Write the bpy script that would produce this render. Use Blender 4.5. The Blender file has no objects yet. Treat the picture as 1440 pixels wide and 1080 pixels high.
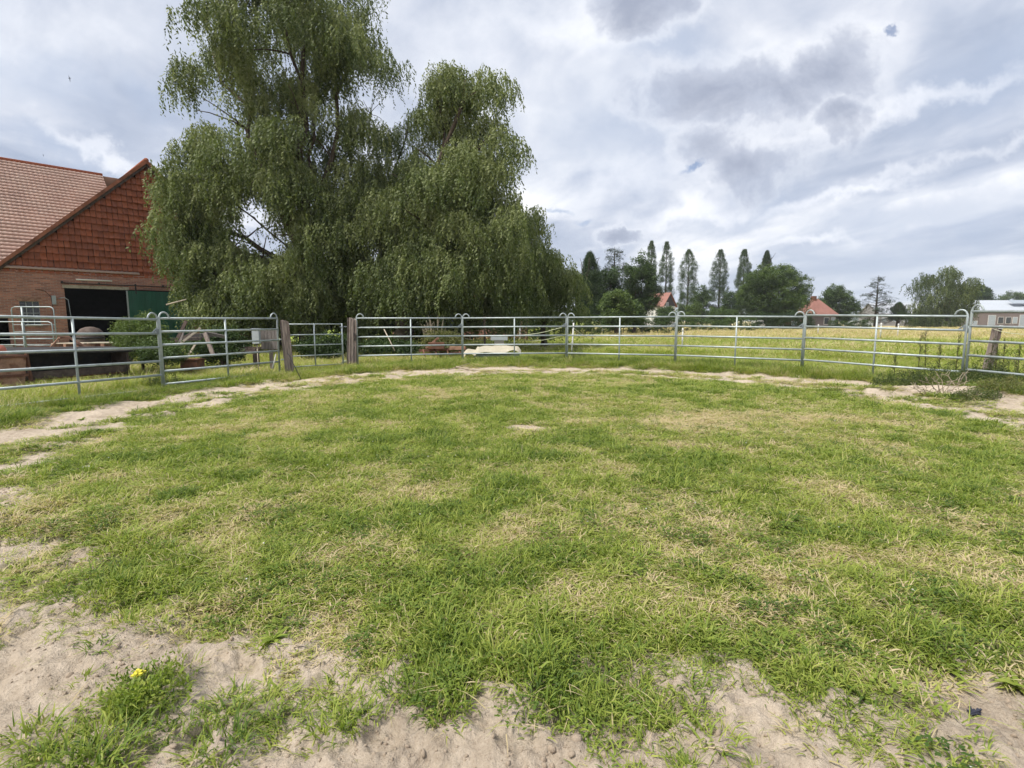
import bpy, math, random
import numpy as np
from math import radians as R
from mathutils import Vector, Matrix

random.seed(7)
rng = np.random.default_rng(7)
S = bpy.context.scene
C = S.collection

# ------------------------------------------------------------------ camera
CAMZ = 1.5
PITCH = math.atan(89 / 740)
cam = bpy.data.cameras.new('camera')
cam.lens = 18.5
cam.sensor_width = 36
cam.clip_start = 0.05
cam.clip_end = 6000
camo = bpy.data.objects.new('camera', cam)
camo.location = (0, 0, CAMZ)
camo.rotation_euler = (R(90) - PITCH, 0, 0)
C.objects.link(camo)
S.camera = camo

# ------------------------------------------------------------------ sun
SUN_EL, SUN_AZ = 58, 235          # azimuth clockwise from +Y
sun = bpy.data.lights.new('sun', 'SUN')
sun.energy = 1.5
sun.angle = R(12)
sun.color = (1.0, 0.95, 0.87)
suno = bpy.data.objects.new('sun', sun)
suno.rotation_euler = (R(90 - SUN_EL), 0, R(180 - SUN_AZ))
suno.location = (-10, -10, 30)
C.objects.link(suno)

# ------------------------------------------------------------------ exposure
S.view_settings.view_transform = 'Standard'
S.view_settings.look = 'None'
S.view_settings.gamma = 1
S.view_settings.exposure = 1.85
S.view_settings.use_curve_mapping = False
S.render.engine = 'CYCLES'
S.cycles.max_bounces = 6
S.cycles.diffuse_bounces = 3
S.cycles.glossy_bounces = 2
S.cycles.transmission_bounces = 4
S.cycles.transparent_max_bounces = 4
S.cycles.use_adaptive_sampling = True
S.cycles.adaptive_threshold = 0.02


# ------------------------------------------------------------------ node helpers
class NT:
    def __init__(s, nt):
        s.t = nt

    def n(s, typ, **kw):
        nd = s.t.nodes.new(typ)
        for k, v in kw.items():
            setattr(nd, k, v)
        return nd

    def put(s, sock, v):
        if v is None:
            return
        if isinstance(v, bpy.types.NodeSocket):
            s.t.links.new(v, sock)
        else:
            sock.default_value = v

    def m(s, op, a, b=None, c=None, clamp=False):
        nd = s.n('ShaderNodeMath', operation=op, use_clamp=clamp)
        for i, v in enumerate((a, b, c)):
            s.put(nd.inputs[i], v)
        return nd.outputs[0]

    def v(s, op, a, b=None, scale=None):
        nd = s.n('ShaderNodeVectorMath', operation=op)
        s.put(nd.inputs[0], a)
        s.put(nd.inputs[1], b)
        if scale is not None:
            s.put(nd.inputs['Scale'], scale)
        return nd.outputs['Value'] if op in ('DOT_PRODUCT', 'LENGTH', 'DISTANCE') else nd.outputs[0]

    def xyz(s, x, y, z):
        nd = s.n('ShaderNodeCombineXYZ')
        for i, v in enumerate((x, y, z)):
            s.put(nd.inputs[i], v)
        return nd.outputs[0]

    def sep(s, v):
        nd = s.n('ShaderNodeSeparateXYZ')
        s.put(nd.inputs[0], v)
        return nd.outputs

    def noise(s, vec, scale, detail=4, rough=0.55, dist=0.0, dims='3D'):
        nd = s.n('ShaderNodeTexNoise', noise_dimensions=dims)
        s.put(nd.inputs['Vector'], vec)
        nd.inputs['Scale'].default_value = scale
        nd.inputs['Detail'].default_value = detail
        nd.inputs['Roughness'].default_value = rough
        nd.inputs['Distortion'].default_value = dist
        return nd.outputs['Fac'], nd.outputs['Color']

    def mr(s, v, a, b, c=0.0, d=1.0, smooth=False):
        nd = s.n('ShaderNodeMapRange', interpolation_type='SMOOTHSTEP' if smooth else 'LINEAR')
        s.put(nd.inputs[0], v)
        for i, q in enumerate((a, b, c, d)):
            s.put(nd.inputs[i + 1], q)
        return nd.outputs[0]

    def mix(s, f, a, b, mode='MIX'):
        nd = s.n('ShaderNodeMix', data_type='RGBA', blend_type=mode)
        s.put(nd.inputs[0], f)
        for k, q in ((6, a), (7, b)):
            if isinstance(q, (tuple, list)):
                q = tuple(q) + (1,) if len(q) == 3 else q
            s.put(nd.inputs[k], q)
        return nd.outputs[2]

    def ramp(s, f, stops):
        nd = s.n('ShaderNodeValToRGB')
        s.put(nd.inputs[0], f)
        e = nd.color_ramp.elements
        while len(e) < len(stops):
            e.new(0.5)
        for el, (p, c) in zip(e, stops):
            el.position = p
            el.color = tuple(c) + (1,)
        return nd.outputs[0]


# ------------------------------------------------------------------ world
W = bpy.data.worlds.new('World')
S.world = W
W.use_nodes = True
W.node_tree.nodes.clear()
w = NT(W.node_tree)
sky = w.n('ShaderNodeTexSky', sky_type='NISHITA', sun_disc=False, sun_elevation=R(SUN_EL),
          sun_rotation=R(SUN_AZ), air_density=1.0, dust_density=1.0, ozone_density=1.2)
gen = w.n('ShaderNodeTexCoord').outputs['Generated']
dx, dy, dz = w.sep(gen)
zc = w.m('MAXIMUM', dz, 0.0)
den = w.m('ADD', zc, 0.11)
U = w.m('DIVIDE', dx, den)
V = w.m('DIVIDE', dy, den)
# cloud layer plane, streaks run away from the viewer
P1 = w.xyz(w.m('MULTIPLY', U, 0.9), w.m('MULTIPLY', V, 0.34), 3.1)
warp = w.noise(w.xyz(U, V, 0.0), 0.8, 3, 0.5)[1]
P1 = w.v('ADD', P1, w.v('SCALE', w.v('SUBTRACT', warp, (0.5, 0.5, 0.5)), scale=0.9))
n1 = w.noise(P1, 1.5, 8, 0.56, 0.25)[0]
P2 = w.xyz(w.m('MULTIPLY', U, 1.0), w.m('MULTIPLY', V, 0.55), 9.7)
n2 = w.noise(P2, 0.75, 5, 0.5, 0.4)[0]
n3 = w.noise(P2, 3.2, 6, 0.6, 0.5)[0]
lum = w.m('ADD', w.m('MULTIPLY', n1, 0.62), w.m('ADD', w.m('MULTIPLY', n2, 0.50), w.m('MULTIPLY', n3, 0.16)))
cl = w.ramp(w.mr(lum, 0.51, 0.77), [(0.0, (0.36, 0.415, 0.53)), (0.30, (0.46, 0.51, 0.615)),
                                    (0.55, (0.60, 0.635, 0.715)), (0.78, (0.77, 0.79, 0.835)), (1.0, (0.93, 0.93, 0.94))])
# direction in front of the viewer (plain tangents of the heading and height)
dyp = w.m('MAXIMUM', dy, 0.02)
ax = w.m('DIVIDE', dx, dyp)
az = w.m('DIVIDE', dz, dyp)
front = w.m('GREATER_THAN', dy, 0.03)
wv = w.v('SUBTRACT', w.noise(w.xyz(ax, az, 1.3), 5.0, 7, 0.62)[1], (0.5, 0.5, 0.5))
wx, wy, _ = w.sep(wv)


def blob(cx, cz, rx, rz, soft=0.5, warpk=0.35, rot=0.0):
    X = w.m('SUBTRACT', w.m('ADD', ax, w.m('MULTIPLY', wx, warpk * 0.6)), cx)
    Z = w.m('SUBTRACT', w.m('ADD', az, w.m('MULTIPLY', wy, warpk * 0.6)), cz)
    c, s_ = math.cos(rot), math.sin(rot)
    Xr = w.m('ADD', w.m('MULTIPLY', X, c / rx), w.m('MULTIPLY', Z, s_ / rx))
    Zr = w.m('ADD', w.m('MULTIPLY', X, -s_ / rz), w.m('MULTIPLY', Z, c / rz))
    d = w.m('SQRT', w.m('ADD', w.m('MULTIPLY', Xr, Xr), w.m('MULTIPLY', Zr, Zr)))
    return w.m('MULTIPLY', w.mr(d, 1.0, 1.0 - soft, 0, 1, True), front)


def pxdir(px, py):
    a = (px - 720) / 740
    b = (540 - py) / 740
    y = math.cos(PITCH) + b * math.sin(PITCH)
    return a / y, (b * math.cos(PITCH) - math.sin(PITCH)) / y


def umax(l):
    r = l[0]
    for q in l[1:]:
        r = w.m('MAXIMUM', r, q)
    return r


def pb(px, py, rx, ry, **k):
    a, b = pxdir(px, py)
    return blob(a, b, rx / 740 * 1.1, ry / 740 * 1.1, **k)


nfine = w.noise(w.v('ADD', w.xyz(ax, az, 8.0), w.v('SCALE', wv, scale=.10)), 4.2, 9, 0.60, 0.25)[0]
nedge = w.m('MULTIPLY', w.m('SUBTRACT', nfine, 0.5), 3.0)


def clump(env, lo=0.34, hi=0.76):
    """cumulus shapes: a soft envelope broken up by fine noise"""
    return w.m('MULTIPLY', w.mr(w.m('ADD', env, nedge), lo, hi, 0, 1, True), w.mr(env, 0.0, 0.25, 0, 1))


mott = w.mr(nfine, 0.35, 0.65, 0.35, 1.0)
KW = dict(soft=1.0, warpk=0.3)
dark_env = umax([pb(1170, 95, 120, 100, rot=0.3, **KW), pb(1030, 130, 200, 90, rot=0.15, **KW), pb(1045, 215, 125, 66, **KW),
                 pb(1175, 170, 60, 46, **KW), pb(905, 0, 130, 60, **KW), pb(858, 330, 70, 18, **KW), pb(1120, 120, 110, 60, **KW)])
dark = clump(dark_env)
core = clump(dark_env, 0.55, 1.30)
rim = w.m('MULTIPLY', w.m('SUBTRACT', clump(dark_env, 0.0, 0.55), dark), 1.0, clamp=True)
greyblue = umax([pb(60, 110, 140, 55, soft=0.95, rot=-0.3), pb(200, 125, 90, 40, soft=0.95, rot=-0.4), pb(60, 200, 120, 26, soft=1.0, rot=-.3),
                 pb(870, 190, 190, 150, soft=1.0), pb(1300, 310, 330, 70, soft=1.0, rot=0.15), pb(1050, 300, 160, 40, soft=1.0, rot=.2),
                 pb(1400, 110, 170, 80, soft=1.0, rot=0.4), pb(940, 60, 150, 40, soft=1.0), pb(1250, 380, 340, 60, soft=1.0)])
bright = umax([pb(780, 30, 170, 50, soft=1.0), pb(1330, 228, 200, 14, soft=1.0, rot=0.24), pb(1150, 345, 80, 10, soft=1.0, rot=0.1),
               pb(860, 262, 150, 30, soft=1.0, rot=0.3), pb(80, 40, 330, 100, soft=1.0), pb(1290, 150, 190, 18, soft=1.0, rot=0.3), pb(1190, 272, 150, 12, soft=1.0, rot=0.2),
               pb(150, 215, 130, 14, soft=1.0, rot=-0.35), pb(950, 300, 130, 20, soft=1.0, rot=0.2), pb(620, 70, 150, 100, soft=1.0)])
cl = w.mix(w.m('MULTIPLY', greyblue, 0.68), cl, (0.385, 0.455, 0.59))
cl = w.mix(w.m('MULTIPLY', bright, w.m('MULTIPLY', mott, 0.62)), cl, (0.95, 0.96, 0.99))
cl = w.mix(w.m('MULTIPLY', rim, 0.40), cl, (0.84, 0.86, 0.90))
cl = w.mix(w.m('MULTIPLY', dark, 0.62), cl, (0.42, 0.46, 0.56))
cl = w.mix(w.m('MULTIPLY', core, 0.85), cl, (0.30, 0.335, 0.43))
hol_env = umax([pb(1243, 36, 26, 9, **KW), pb(984, 237, 40, 11, rot=.3, **KW), pb(782, 294, 34, 13, **KW), pb(800, 307, 44, 13, **KW)])
hol = w.mr(w.m('ADD', hol_env, w.m('MULTIPLY', nedge, .8)), 0.30, 1.0, 0, 1, True)
hol = w.m('MULTIPLY', hol, w.mr(hol_env, 0.0, 0.2, 0, 1))
# near the horizon the cover thins to a pale blue grey
cl = w.mix(w.mr(dz, 0.0, 0.16, 0.75, 0.0, True), cl, (0.545, 0.60, 0.69))
blue = w.v('SCALE', sky.outputs[0], scale=0.085)
cov = w.m('SUBTRACT', 0.98, w.m('MULTIPLY', hol, 0.70))
blue = w.mix(1.0, blue, (0.95, 1.0, 1.15), 'MULTIPLY')
final = w.mix(cov, blue, cl)
final = w.v('SCALE', final, scale=10.0 * 0.355)
bg = w.n('ShaderNodeBackground')
w.put(bg.inputs[0], final)
bg.inputs[1].default_value = 0.1
out = w.n('ShaderNodeOutputWorld')
w.t.links.new(bg.outputs[0], out.inputs[0])


# ------------------------------------------------------------------ geometry helpers
def P(px, py, Y):
    """point of the place seen in direction (px,py) of the photo at forward distance Y"""
    a, b = pxdir(px, py)
    return Vector((a * Y, Y, CAMZ + b * Y))


def tag(o, label=None, cat=None, group=None, kind=None):
    if label: o['label'] = label
    if cat: o['category'] = cat
    if group: o['group'] = group
    if kind: o['kind'] = kind
    return o


def empty(name, loc, rz=0.0, label=None, cat=None, group=None):
    o = bpy.data.objects.new(name, None)
    C.objects.link(o)
    o.location = loc
    o.rotation_euler = (0, 0, rz)
    o.empty_display_size = 0.2
    return tag(o, label, cat, group)


class MB:
    def __init__(s):
        s.v = []
        s.f = []
        s.sm = []

    def add(s, vs, fs, smooth=False):
        k = len(s.v)
        s.v += [tuple(q) for q in vs]
        s.f += [tuple(i + k for i in f) for f in fs]
        s.sm += [smooth] * len(fs)
        return s

    def box(s, x0, x1, y0, y1, z0, z1, M=None):
        vs = [Vector((x, y, z)) for z in (z0, z1) for y in (y0, y1) for x in (x0, x1)]
        if M is not None:
            vs = [M @ q for q in vs]
        return s.add(vs, [(0, 2, 3, 1), (4, 5, 7, 6), (0, 1, 5, 4), (2, 6, 7, 3), (0, 4, 6, 2), (1, 3, 7, 5)])

    def beam(s, a, b, wd, th, up=(0, 0, 1)):
        a, b = Vector(a), Vector(b)
        d = (b - a).normalized()
        u = Vector(up)
        sx = d.cross(u)
        if sx.length < 1e-3:
            sx = Vector((1, 0, 0))
        sx.normalize()
        uz = sx.cross(d)
        vs = []
        for p in (a, b):
            for i, j in ((-1, -1), (1, -1), (1, 1), (-1, 1)):
                vs.append(p + sx * (i * wd / 2) + uz * (j * th / 2))
        return s.add(vs, [(0, 1, 2, 3), (7, 6, 5, 4), (0, 4, 5, 1), (1, 5, 6, 2), (2, 6, 7, 3), (3, 7, 4, 0)])

    def tube(s, pts, rad, seg=8, caps=True):
        pts = [Vector(p) for p in pts]
        n = len(pts)
        rads = rad if isinstance(rad, (list, tuple)) else [rad] * n
        vs, fs = [], []
        prev = None
        for i, p in enumerate(pts):
            d = (pts[min(i + 1, n - 1)] - pts[max(i - 1, 0)]).normalized()
            if prev is None:
                a = Vector((0, 0, 1)) if abs(d.z) < 0.9 else Vector((1, 0, 0))
                u = d.cross(a).normalized()
            else:
                u = (prev - d * prev.dot(d))
                u = u.normalized() if u.length > 1e-5 else d.orthogonal().normalized()
            prev = u
            v = d.cross(u)
            for k in range(seg):
                t = 2 * math.pi * k / seg
                vs.append(p + (u * math.cos(t) + v * math.sin(t)) * rads[i])
        for i in range(n - 1):
            for k in range(seg):
                a, b = i * seg + k, i * seg + (k + 1) % seg
                fs.append((a, b, b + seg, a + seg))
        if caps:
            fs.append(tuple(range(seg))[::-1])
            fs.append(tuple((n - 1) * seg + k for k in range(seg)))
        return s.add(vs, fs, True)

    def lathe(s, prof, seg=16, M=None):
        vs, fs = [], []
        for r, z in prof:
            for k in range(seg):
                t = 2 * math.pi * k / seg
                q = Vector((r * math.cos(t), r * math.sin(t), z))
                vs.append(M @ q if M is not None else q)
        for i in range(len(prof) - 1):
            for k in range(seg):
                a, b = i * seg + k, i * seg + (k + 1) % seg
                fs.append((a, b, b + seg, a + seg))
        return s.add(vs, fs, True)

    def build(s, name, mat, parent=None, loc=None, kind=None):
        me = bpy.data.meshes.new(name)
        me.from_pydata(s.v, [], s.f)
        me.polygons.foreach_set('use_smooth', s.sm)
        me.update()
        o = bpy.data.objects.new(name, me)
        C.objects.link(o)
        if mat is not None:
            me.materials.append(mat)
        if parent is not None:
            o.parent = parent
        if loc is not None:
            o.location = loc
        if kind:
            o['kind'] = kind
        return o


def share(name, me, parent=None, M=None):
    o = bpy.data.objects.new(name, me)
    C.objects.link(o)
    if parent is not None:
        o.parent = parent
    if M is not None:
        o.matrix_local = M
    return o


def npmesh(name, V, F, mat, smooth=False, attrs=None):
    """V (n,3), F (m,k) arrays"""
    me = bpy.data.meshes.new(name)
    V = np.asarray(V, np.float32)
    F = np.asarray(F, np.int32)
    me.vertices.add(len(V))
    me.vertices.foreach_set('co', V.ravel())
    me.loops.add(F.size)
    me.loops.foreach_set('vertex_index', F.ravel())
    me.polygons.add(len(F))
    k = F.shape[1]
    me.polygons.foreach_set('loop_start', np.arange(0, F.size, k, dtype=np.int32))
    me.polygons.foreach_set('loop_total', np.full(len(F), k, np.int32))
    me.update(calc_edges=True)
    if smooth:
        me.polygons.foreach_set('use_smooth', np.ones(len(F), bool))
    if attrs:
        for an, av in attrs.items():
            a = me.attributes.new(an, 'FLOAT', 'POINT')
            a.data.foreach_set('value', np.asarray(av, np.float32))
    if mat is not None:
        me.materials.append(mat)
    return me


# ------------------------------------------------------------------ numpy noise
def _h(ix, iy, seed):
    n = (ix.astype(np.int64) * 374761393 + iy.astype(np.int64) * 668265263 + seed * 1274126177) & 0xffffffff
    n = ((n ^ (n >> 13)) * 1274126177) & 0xffffffff
    return ((n ^ (n >> 16)) & 0xffff) / 65535.0


def vn(x, y, seed=0):
    ix, iy = np.floor(x), np.floor(y)
    fx, fy = x - ix, y - iy
    fx, fy = fx * fx * (3 - 2 * fx), fy * fy * (3 - 2 * fy)
    ix, iy = ix.astype(np.int64), iy.astype(np.int64)
    a = _h(ix, iy, seed); b = _h(ix + 1, iy, seed); c = _h(ix, iy + 1, seed); d = _h(ix + 1, iy + 1, seed)
    return (a * (1 - fx) + b * fx) * (1 - fy) + (c * (1 - fx) + d * fx) * fy


def fbm(x, y, seed=0, octv=4, g=0.5):
    t, amp, s = 0, 1, 0
    for o in range(octv):
        t = t + amp * vn(x * 2 ** o + 17.3 * o, y * 2 ** o - 9.1 * o, seed + o)
        s += amp
        amp *= g
    return t / s            # 0..1 about 0.5


def ss(a, b, x):
    t = np.clip((x - a) / (b - a), 0, 1)
    return t * t * (3 - 2 * t)


CX, CY, RP = 0.9, 8.5, 9.55


def pen_r(x, y):
    return np.hypot(x - CX, y - CY)


_hr = np.random.default_rng(321)
HOOF = []
for _k in range(900):
    _d, _a = math.sqrt(_hr.uniform(1.2 ** 2, 12.0 ** 2)), math.radians(_hr.uniform(-50, 50))
    _x, _y = _d * math.sin(_a), _d * math.cos(_a)
    _r = math.hypot(_x - CX, _y - CY)
    if 6.2 < _r < 8.6:
        HOOF.append((_x, _y, _hr.uniform(.05, .085), _hr.uniform(.012, .034), _hr.uniform(0, 3.14)))


def hoofs(x, y):
    z = np.zeros_like(x)
    for hx, hy, rr_, dp, an in HOOF:
        m = (np.abs(x - hx) < .22) & (np.abs(y - hy) < .22)
        if m.any():
            u, v = x[m] - hx, y[m] - hy
            c, s_ = math.cos(an), math.sin(an)
            q = np.hypot((u * c + v * s_) / (rr_ * 1.25), (-u * s_ + v * c) / rr_)
            z[m] += .65 * (-dp) * ss(1.05, .72, q) + .25 * dp * np.exp(-((q - 1.25) / .28) ** 2)
    return z


def gz(x, y):
    """height of the ground"""
    x = np.asarray(x, float); y = np.asarray(y, float)
    r = pen_r(x, y)
    d = np.hypot(x, y)
    z = -0.09 * ss(-3.5, -9.0, x) * ss(60, 20, d)
    z = z + 0.06 * (fbm(x * .35, y * .35, 5, 3) - .5) * ss(0, 4, d)
    z = z + 0.035 * ss(6.5, 3.0, r)
    z = z + 0.05 * ss(8.25, 8.8, r + .4 * (fbm(x * 1.3, y * 1.3, 9, 2) - .5)) * ss(12, 10, r)
    nearw = ss(26, 12, d)
    ring = ss(5.9, 6.6, r) * ss(9.0, 8.4, r)
    z = z + nearw * (0.10 * ring + 0.025) * (fbm(x * 2.6, y * 2.6, 21, 3, .55) - .5)
    z = z + nearw * (0.045 * ring + 0.012) * (fbm(x * 10, y * 10, 31, 3, .6) - .5)
    fine = ss(9, 5, d) * (.25 + .75 * ring)
    z = z + fine * (.020 * (fbm(x * 24, y * 24, 37, 3, .65) - .5) - .022 * ss(.56, .72, fbm(x * 7, y * 7, 39, 3, .6)))
    if x.size < 2000000:
        z = z + hoofs(x, y)
    # mound of earth with weeds on the right and trodden bank
    z = z + 0.17 * np.exp(-(((x - 9.1) / .9) ** 2 + ((y - 10.2) / .9) ** 2))
    z = z + 0.10 * np.exp(-(((x - 7.9) / 1.3) ** 2 + ((y - 11.0) / .45) ** 2))
    z = z + 0.5 * ss(200, 1500, d) * (fbm(x * .002, y * .002, 44, 2) - .5)
    return z


def g1(x, y):
    return float(gz(np.array([x]), np.array([y]))[0])


def cover(x, y):
    """share of ground under grass, 0 bare .. 1 closed"""
    r = pen_r(x, y)
    n1_ = fbm(x * .9, y * .9, 3, 3) - .5
    n2_ = fbm(x * 3.2, y * 3.2, 13, 3) - .5
    n3_ = fbm(x * 2.7 + 30, y * 2.7, 23, 4, .6)
    back0 = ss(9, 13, y)
    disc = ss(6.85, 6.05, r + 0.30 * back0 + 0.6 * n1_ + 1.2 * n2_)
    right = ss(0, 4, x) * ss(4, 6, y)
    back = ss(11, 14, y)
    left = ss(-1, -5, x) * ss(2, 4.5, y)
    thr = 0.58 - 0.14 * right - 0.04 * back - 0.09 * left
    mid = ss(thr - .07, thr + .12, n3_ + .25 * n2_) * (0.62 + .3 * right + .1 * back + .2 * left)
    trail = np.exp(-((r - 6.45 + .5 * n1_) / .28) ** 2) * right
    mid = mid * (1 - ss(.3, .6, trail + .8 * n2_))
    mid = mid * ss(8.0, 7.3, r + 1.1 * n2_ + .8 * n1_)
    out_ = ss(8.15, 8.75, r + 1.1 * n2_ + .7 * n1_) * ss(1.0, 4.0, y)
    tr = (1 - np.exp(-(((x - .2) / .36) ** 2 + ((y - 7.1) / .24) ** 2)) * 1.5 + .9 * n2_)
    g = np.maximum(np.maximum(disc, mid), out_)
    g = g * ss(.1, .4, tr)
    g = g * ss(.35, .5, 1 - .55 * np.exp(-(((x - .15) / .4) ** 2 + ((y - 8.8) / .25) ** 2)) + n2_)
    return np.clip(g, 0, 1)


def dryness(x, y):
    r = pen_r(x, y)
    n = fbm(x * .8, y * .8, 51, 4) - .5
    m = fbm(x * 2.8, y * 2.8, 61, 3) - .5
    e = np.exp(-(((x - 3.2) / 1.7) ** 2 + ((y - 7.7) / .75) ** 2)) * 1.0
    e = e + .35 * np.exp(-(((x - 4.4) / 1.2) ** 2 + ((y - 6.0) / .7) ** 2))
    e = e + .6 * np.exp(-(((x - 2.0) / .9) ** 2 + ((y - 9.3) / .5) ** 2))
    e = e + .35 * np.exp(-(((x + 4.6) / 1.0) ** 2 + ((y - 6.8) / .9) ** 2))
    e = e + .12 * np.exp(-(((x - .2) / 1.2) ** 2 + ((y - 3.6) / .8) ** 2))
    e = e + .5 * ss(5.6, 7.0, r) * ss(11, 13, y)
    inn = np.clip(e * .95 + .35 * n + .60 * m - .20 + .7 * np.minimum(e, .3), 0, .85) * ss(9.6, 8.8, r)
    d = np.hypot(x, y)
    # meadow beyond: a tan band of ripe grass
    a = x / np.maximum(y, 1)
    band = ss(38, 46, y + 8 * n) * ss(.05, .22, a)
    band = band + .35 * ss(24, 27, y) * ss(34, 29, y) * ss(.0, .1, a)
    outm = np.clip(.28 + .5 * n + .6 * m + .75 * band + .18 * ss(0, -4, x), 0, 1) * ss(8.6, 9.4, r)
    return np.clip(inn + outm, 0, 1)


# ------------------------------------------------------------------ materials
MT = {}


def mat(name, col, rough=0.7, var=0.15, scale=6.0, metal=0.0, bump=0.0, bscale=30.0, col2=None, thr=(0.45, 0.6), spec=0.3,
        stretch=None, geo=None):
    m = bpy.data.materials.new(name)
    m.use_nodes = True
    m.node_tree.nodes.clear()
    t = NT(m.node_tree)
    tc = t.n('ShaderNodeTexCoord').outputs['Object']
    if stretch:
        tc = t.v('MULTIPLY', tc, stretch)
    n, _ = t.noise(tc, scale, 5, 0.6)
    c = t.mix(t.mr(n, 0.3, 0.7), tuple(q * (1 - var) for q in col), tuple(min(1, q * (1 + var)) for q in col))
    if col2:
        k, _ = t.noise(t.v('ADD', tc, (7.7, 3.1, 5.9)), scale * .7, 6, 0.65)
        c = t.mix(t.mr(k, thr[0], thr[1]), c, col2)
    if geo:
        # small change of tone from one piece to the next
        oi = t.n('ShaderNodeObjectInfo').outputs['Random']
        c = t.mix(t.m('MULTIPLY', t.mr(oi, 0, 1), geo[1]), c, geo[0])
    b = t.n('ShaderNodeBsdfPrincipled')
    t.put(b.inputs['Base Color'], c)
    b.inputs['Roughness'].default_value = rough
    b.inputs['Metallic'].default_value = metal
    b.inputs['Specular IOR Level'].default_value = spec
    if bump:
        bn = t.n('ShaderNodeBump')
        bn.inputs['Strength'].default_value = bump
        bn.inputs['Distance'].default_value = 0.01
        t.put(bn.inputs['Height'], t.noise(tc, bscale, 5, 0.6)[0])
        t.t.links.new(bn.outputs[0], b.inputs['Normal'])
    o = t.n('ShaderNodeOutputMaterial')
    t.t.links.new(b.outputs[0], o.inputs[0])
    MT[name] = m
    return m


def leafmat(name, stops, trans=0.3, gain=0.25, rough=0.55):
    """leaf colour: tint carried by each instance (tint), shifted per leaf (bt)"""
    m = bpy.data.materials.new(name)
    m.use_nodes = True
    m.node_tree.nodes.clear()
    t = NT(m.node_tree)
    a = t.n('ShaderNodeAttribute', attribute_type='INSTANCER', attribute_name='tint').outputs['Fac']
    b_ = t.n('ShaderNodeAttribute', attribute_type='GEOMETRY', attribute_name='bt').outputs['Fac']
    f = t.m('ADD', a, t.m('MULTIPLY', t.m('SUBTRACT', b_, 0.5), gain), clamp=True)
    c = t.ramp(f, stops)
    b = t.n('ShaderNodeBsdfPrincipled')
    t.put(b.inputs['Base Color'], c)
    b.inputs['Roughness'].default_value = rough
    b.inputs['Specular IOR Level'].default_value = 0.25
    tr = t.n('ShaderNodeBsdfTranslucent')
    t.put(tr.inputs[0], t.mix(1.0, c, (1.15, 1.25, 0.7), 'MULTIPLY'))
    mx = t.n('ShaderNodeMixShader')
    mx.inputs[0].default_value = trans
    t.t.links.new(b.outputs[0], mx.inputs[1])
    t.t.links.new(tr.outputs[0], mx.inputs[2])
    o = t.n('ShaderNodeOutputMaterial')
    t.t.links.new(mx.outputs[0], o.inputs[0])
    MT[name] = m
    return m


mat('galv', (0.385, 0.435, 0.44), 0.5, 0.16, 7, 0.25, 0.2, 60, (0.26, 0.29, 0.29), (0.5, 0.75), 0.5)
mat('galv_dark', (0.22, 0.25, 0.27), 0.5, 0.15, 12, 0.4)
mat('old_wood', (0.23, 0.19, 0.165), 0.85, 0.35, 5, 0, 0.6, 24, (0.12, 0.09, 0.08), (0.5, 0.62), 0.2, (6, 6, .6))
mat('grey_board', (0.17, 0.15, 0.14), 0.85, 0.3, 8, 0, 0.4, 40, None, stretch=(8, 8, .7))
mat('pale_wood', (0.42, 0.36, 0.28), 0.8, 0.25, 9, 0, 0.3, 30, (0.26, 0.22, 0.18), (0.5, 0.7))
mat('dark_wood', (0.085, 0.06, 0.05), 0.85, 0.4, 7, 0, 0.4, 30, (0.14, 0.11, 0.09), (0.5, 0.7))
mat('rust', (0.17, 0.075, 0.045), 0.85, 0.35, 7, 0, 0.4, 40, (0.09, 0.05, 0.04), (0.45, 0.65))
mat('rust_pale', (0.33, 0.19, 0.13), 0.85, 0.3, 7, 0, 0.3, 40, (0.17, 0.08, 0.05), (0.5, 0.65))
mat('faded_red', (0.50, 0.17, 0.12), 0.6, 0.25, 7, 0, 0.2, 40, (0.28, 0.13, 0.09), (0.5, 0.65))
mat('black_metal', (0.025, 0.024, 0.024), 0.6, 0.4, 8, 0, 0.2, 30, (0.07, 0.045, 0.035), (0.55, 0.7))
mat('black_dark', (0.012, 0.012, 0.012), 0.9, 0.3, 5)
mat('cream', (0.42, 0.385, 0.30), 0.75, 0.12, 9, 0, 0.5, 20, (0.42, 0.37, 0.27), (0.52, 0.66))
mat('white', (0.60, 0.60, 0.58), 0.6, 0.08, 6)
mat('white_dirty', (0.62, 0.60, 0.54), 0.7, 0.15, 6)
mat('blue_grey', (0.16, 0.19, 0.25), 0.6, 0.2, 6)
mat('grey_plastic', (0.36, 0.39, 0.40), 0.6, 0.08, 6)
mat('green_paint', (0.018, 0.085, 0.055), 0.6, 0.25, 2.5, 0, 0.2, 20, (0.03, 0.10, 0.07), (0.5, 0.7), stretch=(3, 3, .4))
mat('verge', (0.30, 0.115, 0.065), 0.8, 0.25, 3, 0, 0.2, 20, (0.13, 0.055, 0.035), (0.5, 0.7))
mat('roof_tile', (0.43, 0.285, 0.225), 0.62, 0.14, 1.2, 0, 0.15, 40, (0.48, 0.35, 0.28), (0.45, 0.7), 0.45)
mat('hung_tile', (0.34, 0.105, 0.048), 0.75, 0.2, 5, 0, 0.3, 30, (0.34, 0.115, 0.055), (0.5, 0.75), 0.25, geo=((0.15, 0.05, 0.03), 0.6))
mat('hung_tile_orange', (0.36, 0.105, 0.045), 0.75, 0.2, 6, 0, 0.3, 30, (0.25, 0.07, 0.035), (0.5, 0.75), 0.25, geo=((0.2, 0.06, 0.03), 0.6))
mat('far_roof_red', (0.25, 0.12, 0.095), 0.75, 0.15, 1.2)
mat('far_roof_grey', (0.38, 0.40, 0.44), 0.6, 0.06, 0.4)
mat('far_roof_white', (0.40, 0.43, 0.47), 0.5, 0.04, 0.2)
mat('far_wall', (0.17, 0.14, 0.135), 0.9, 0.12, 0.6)
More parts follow.
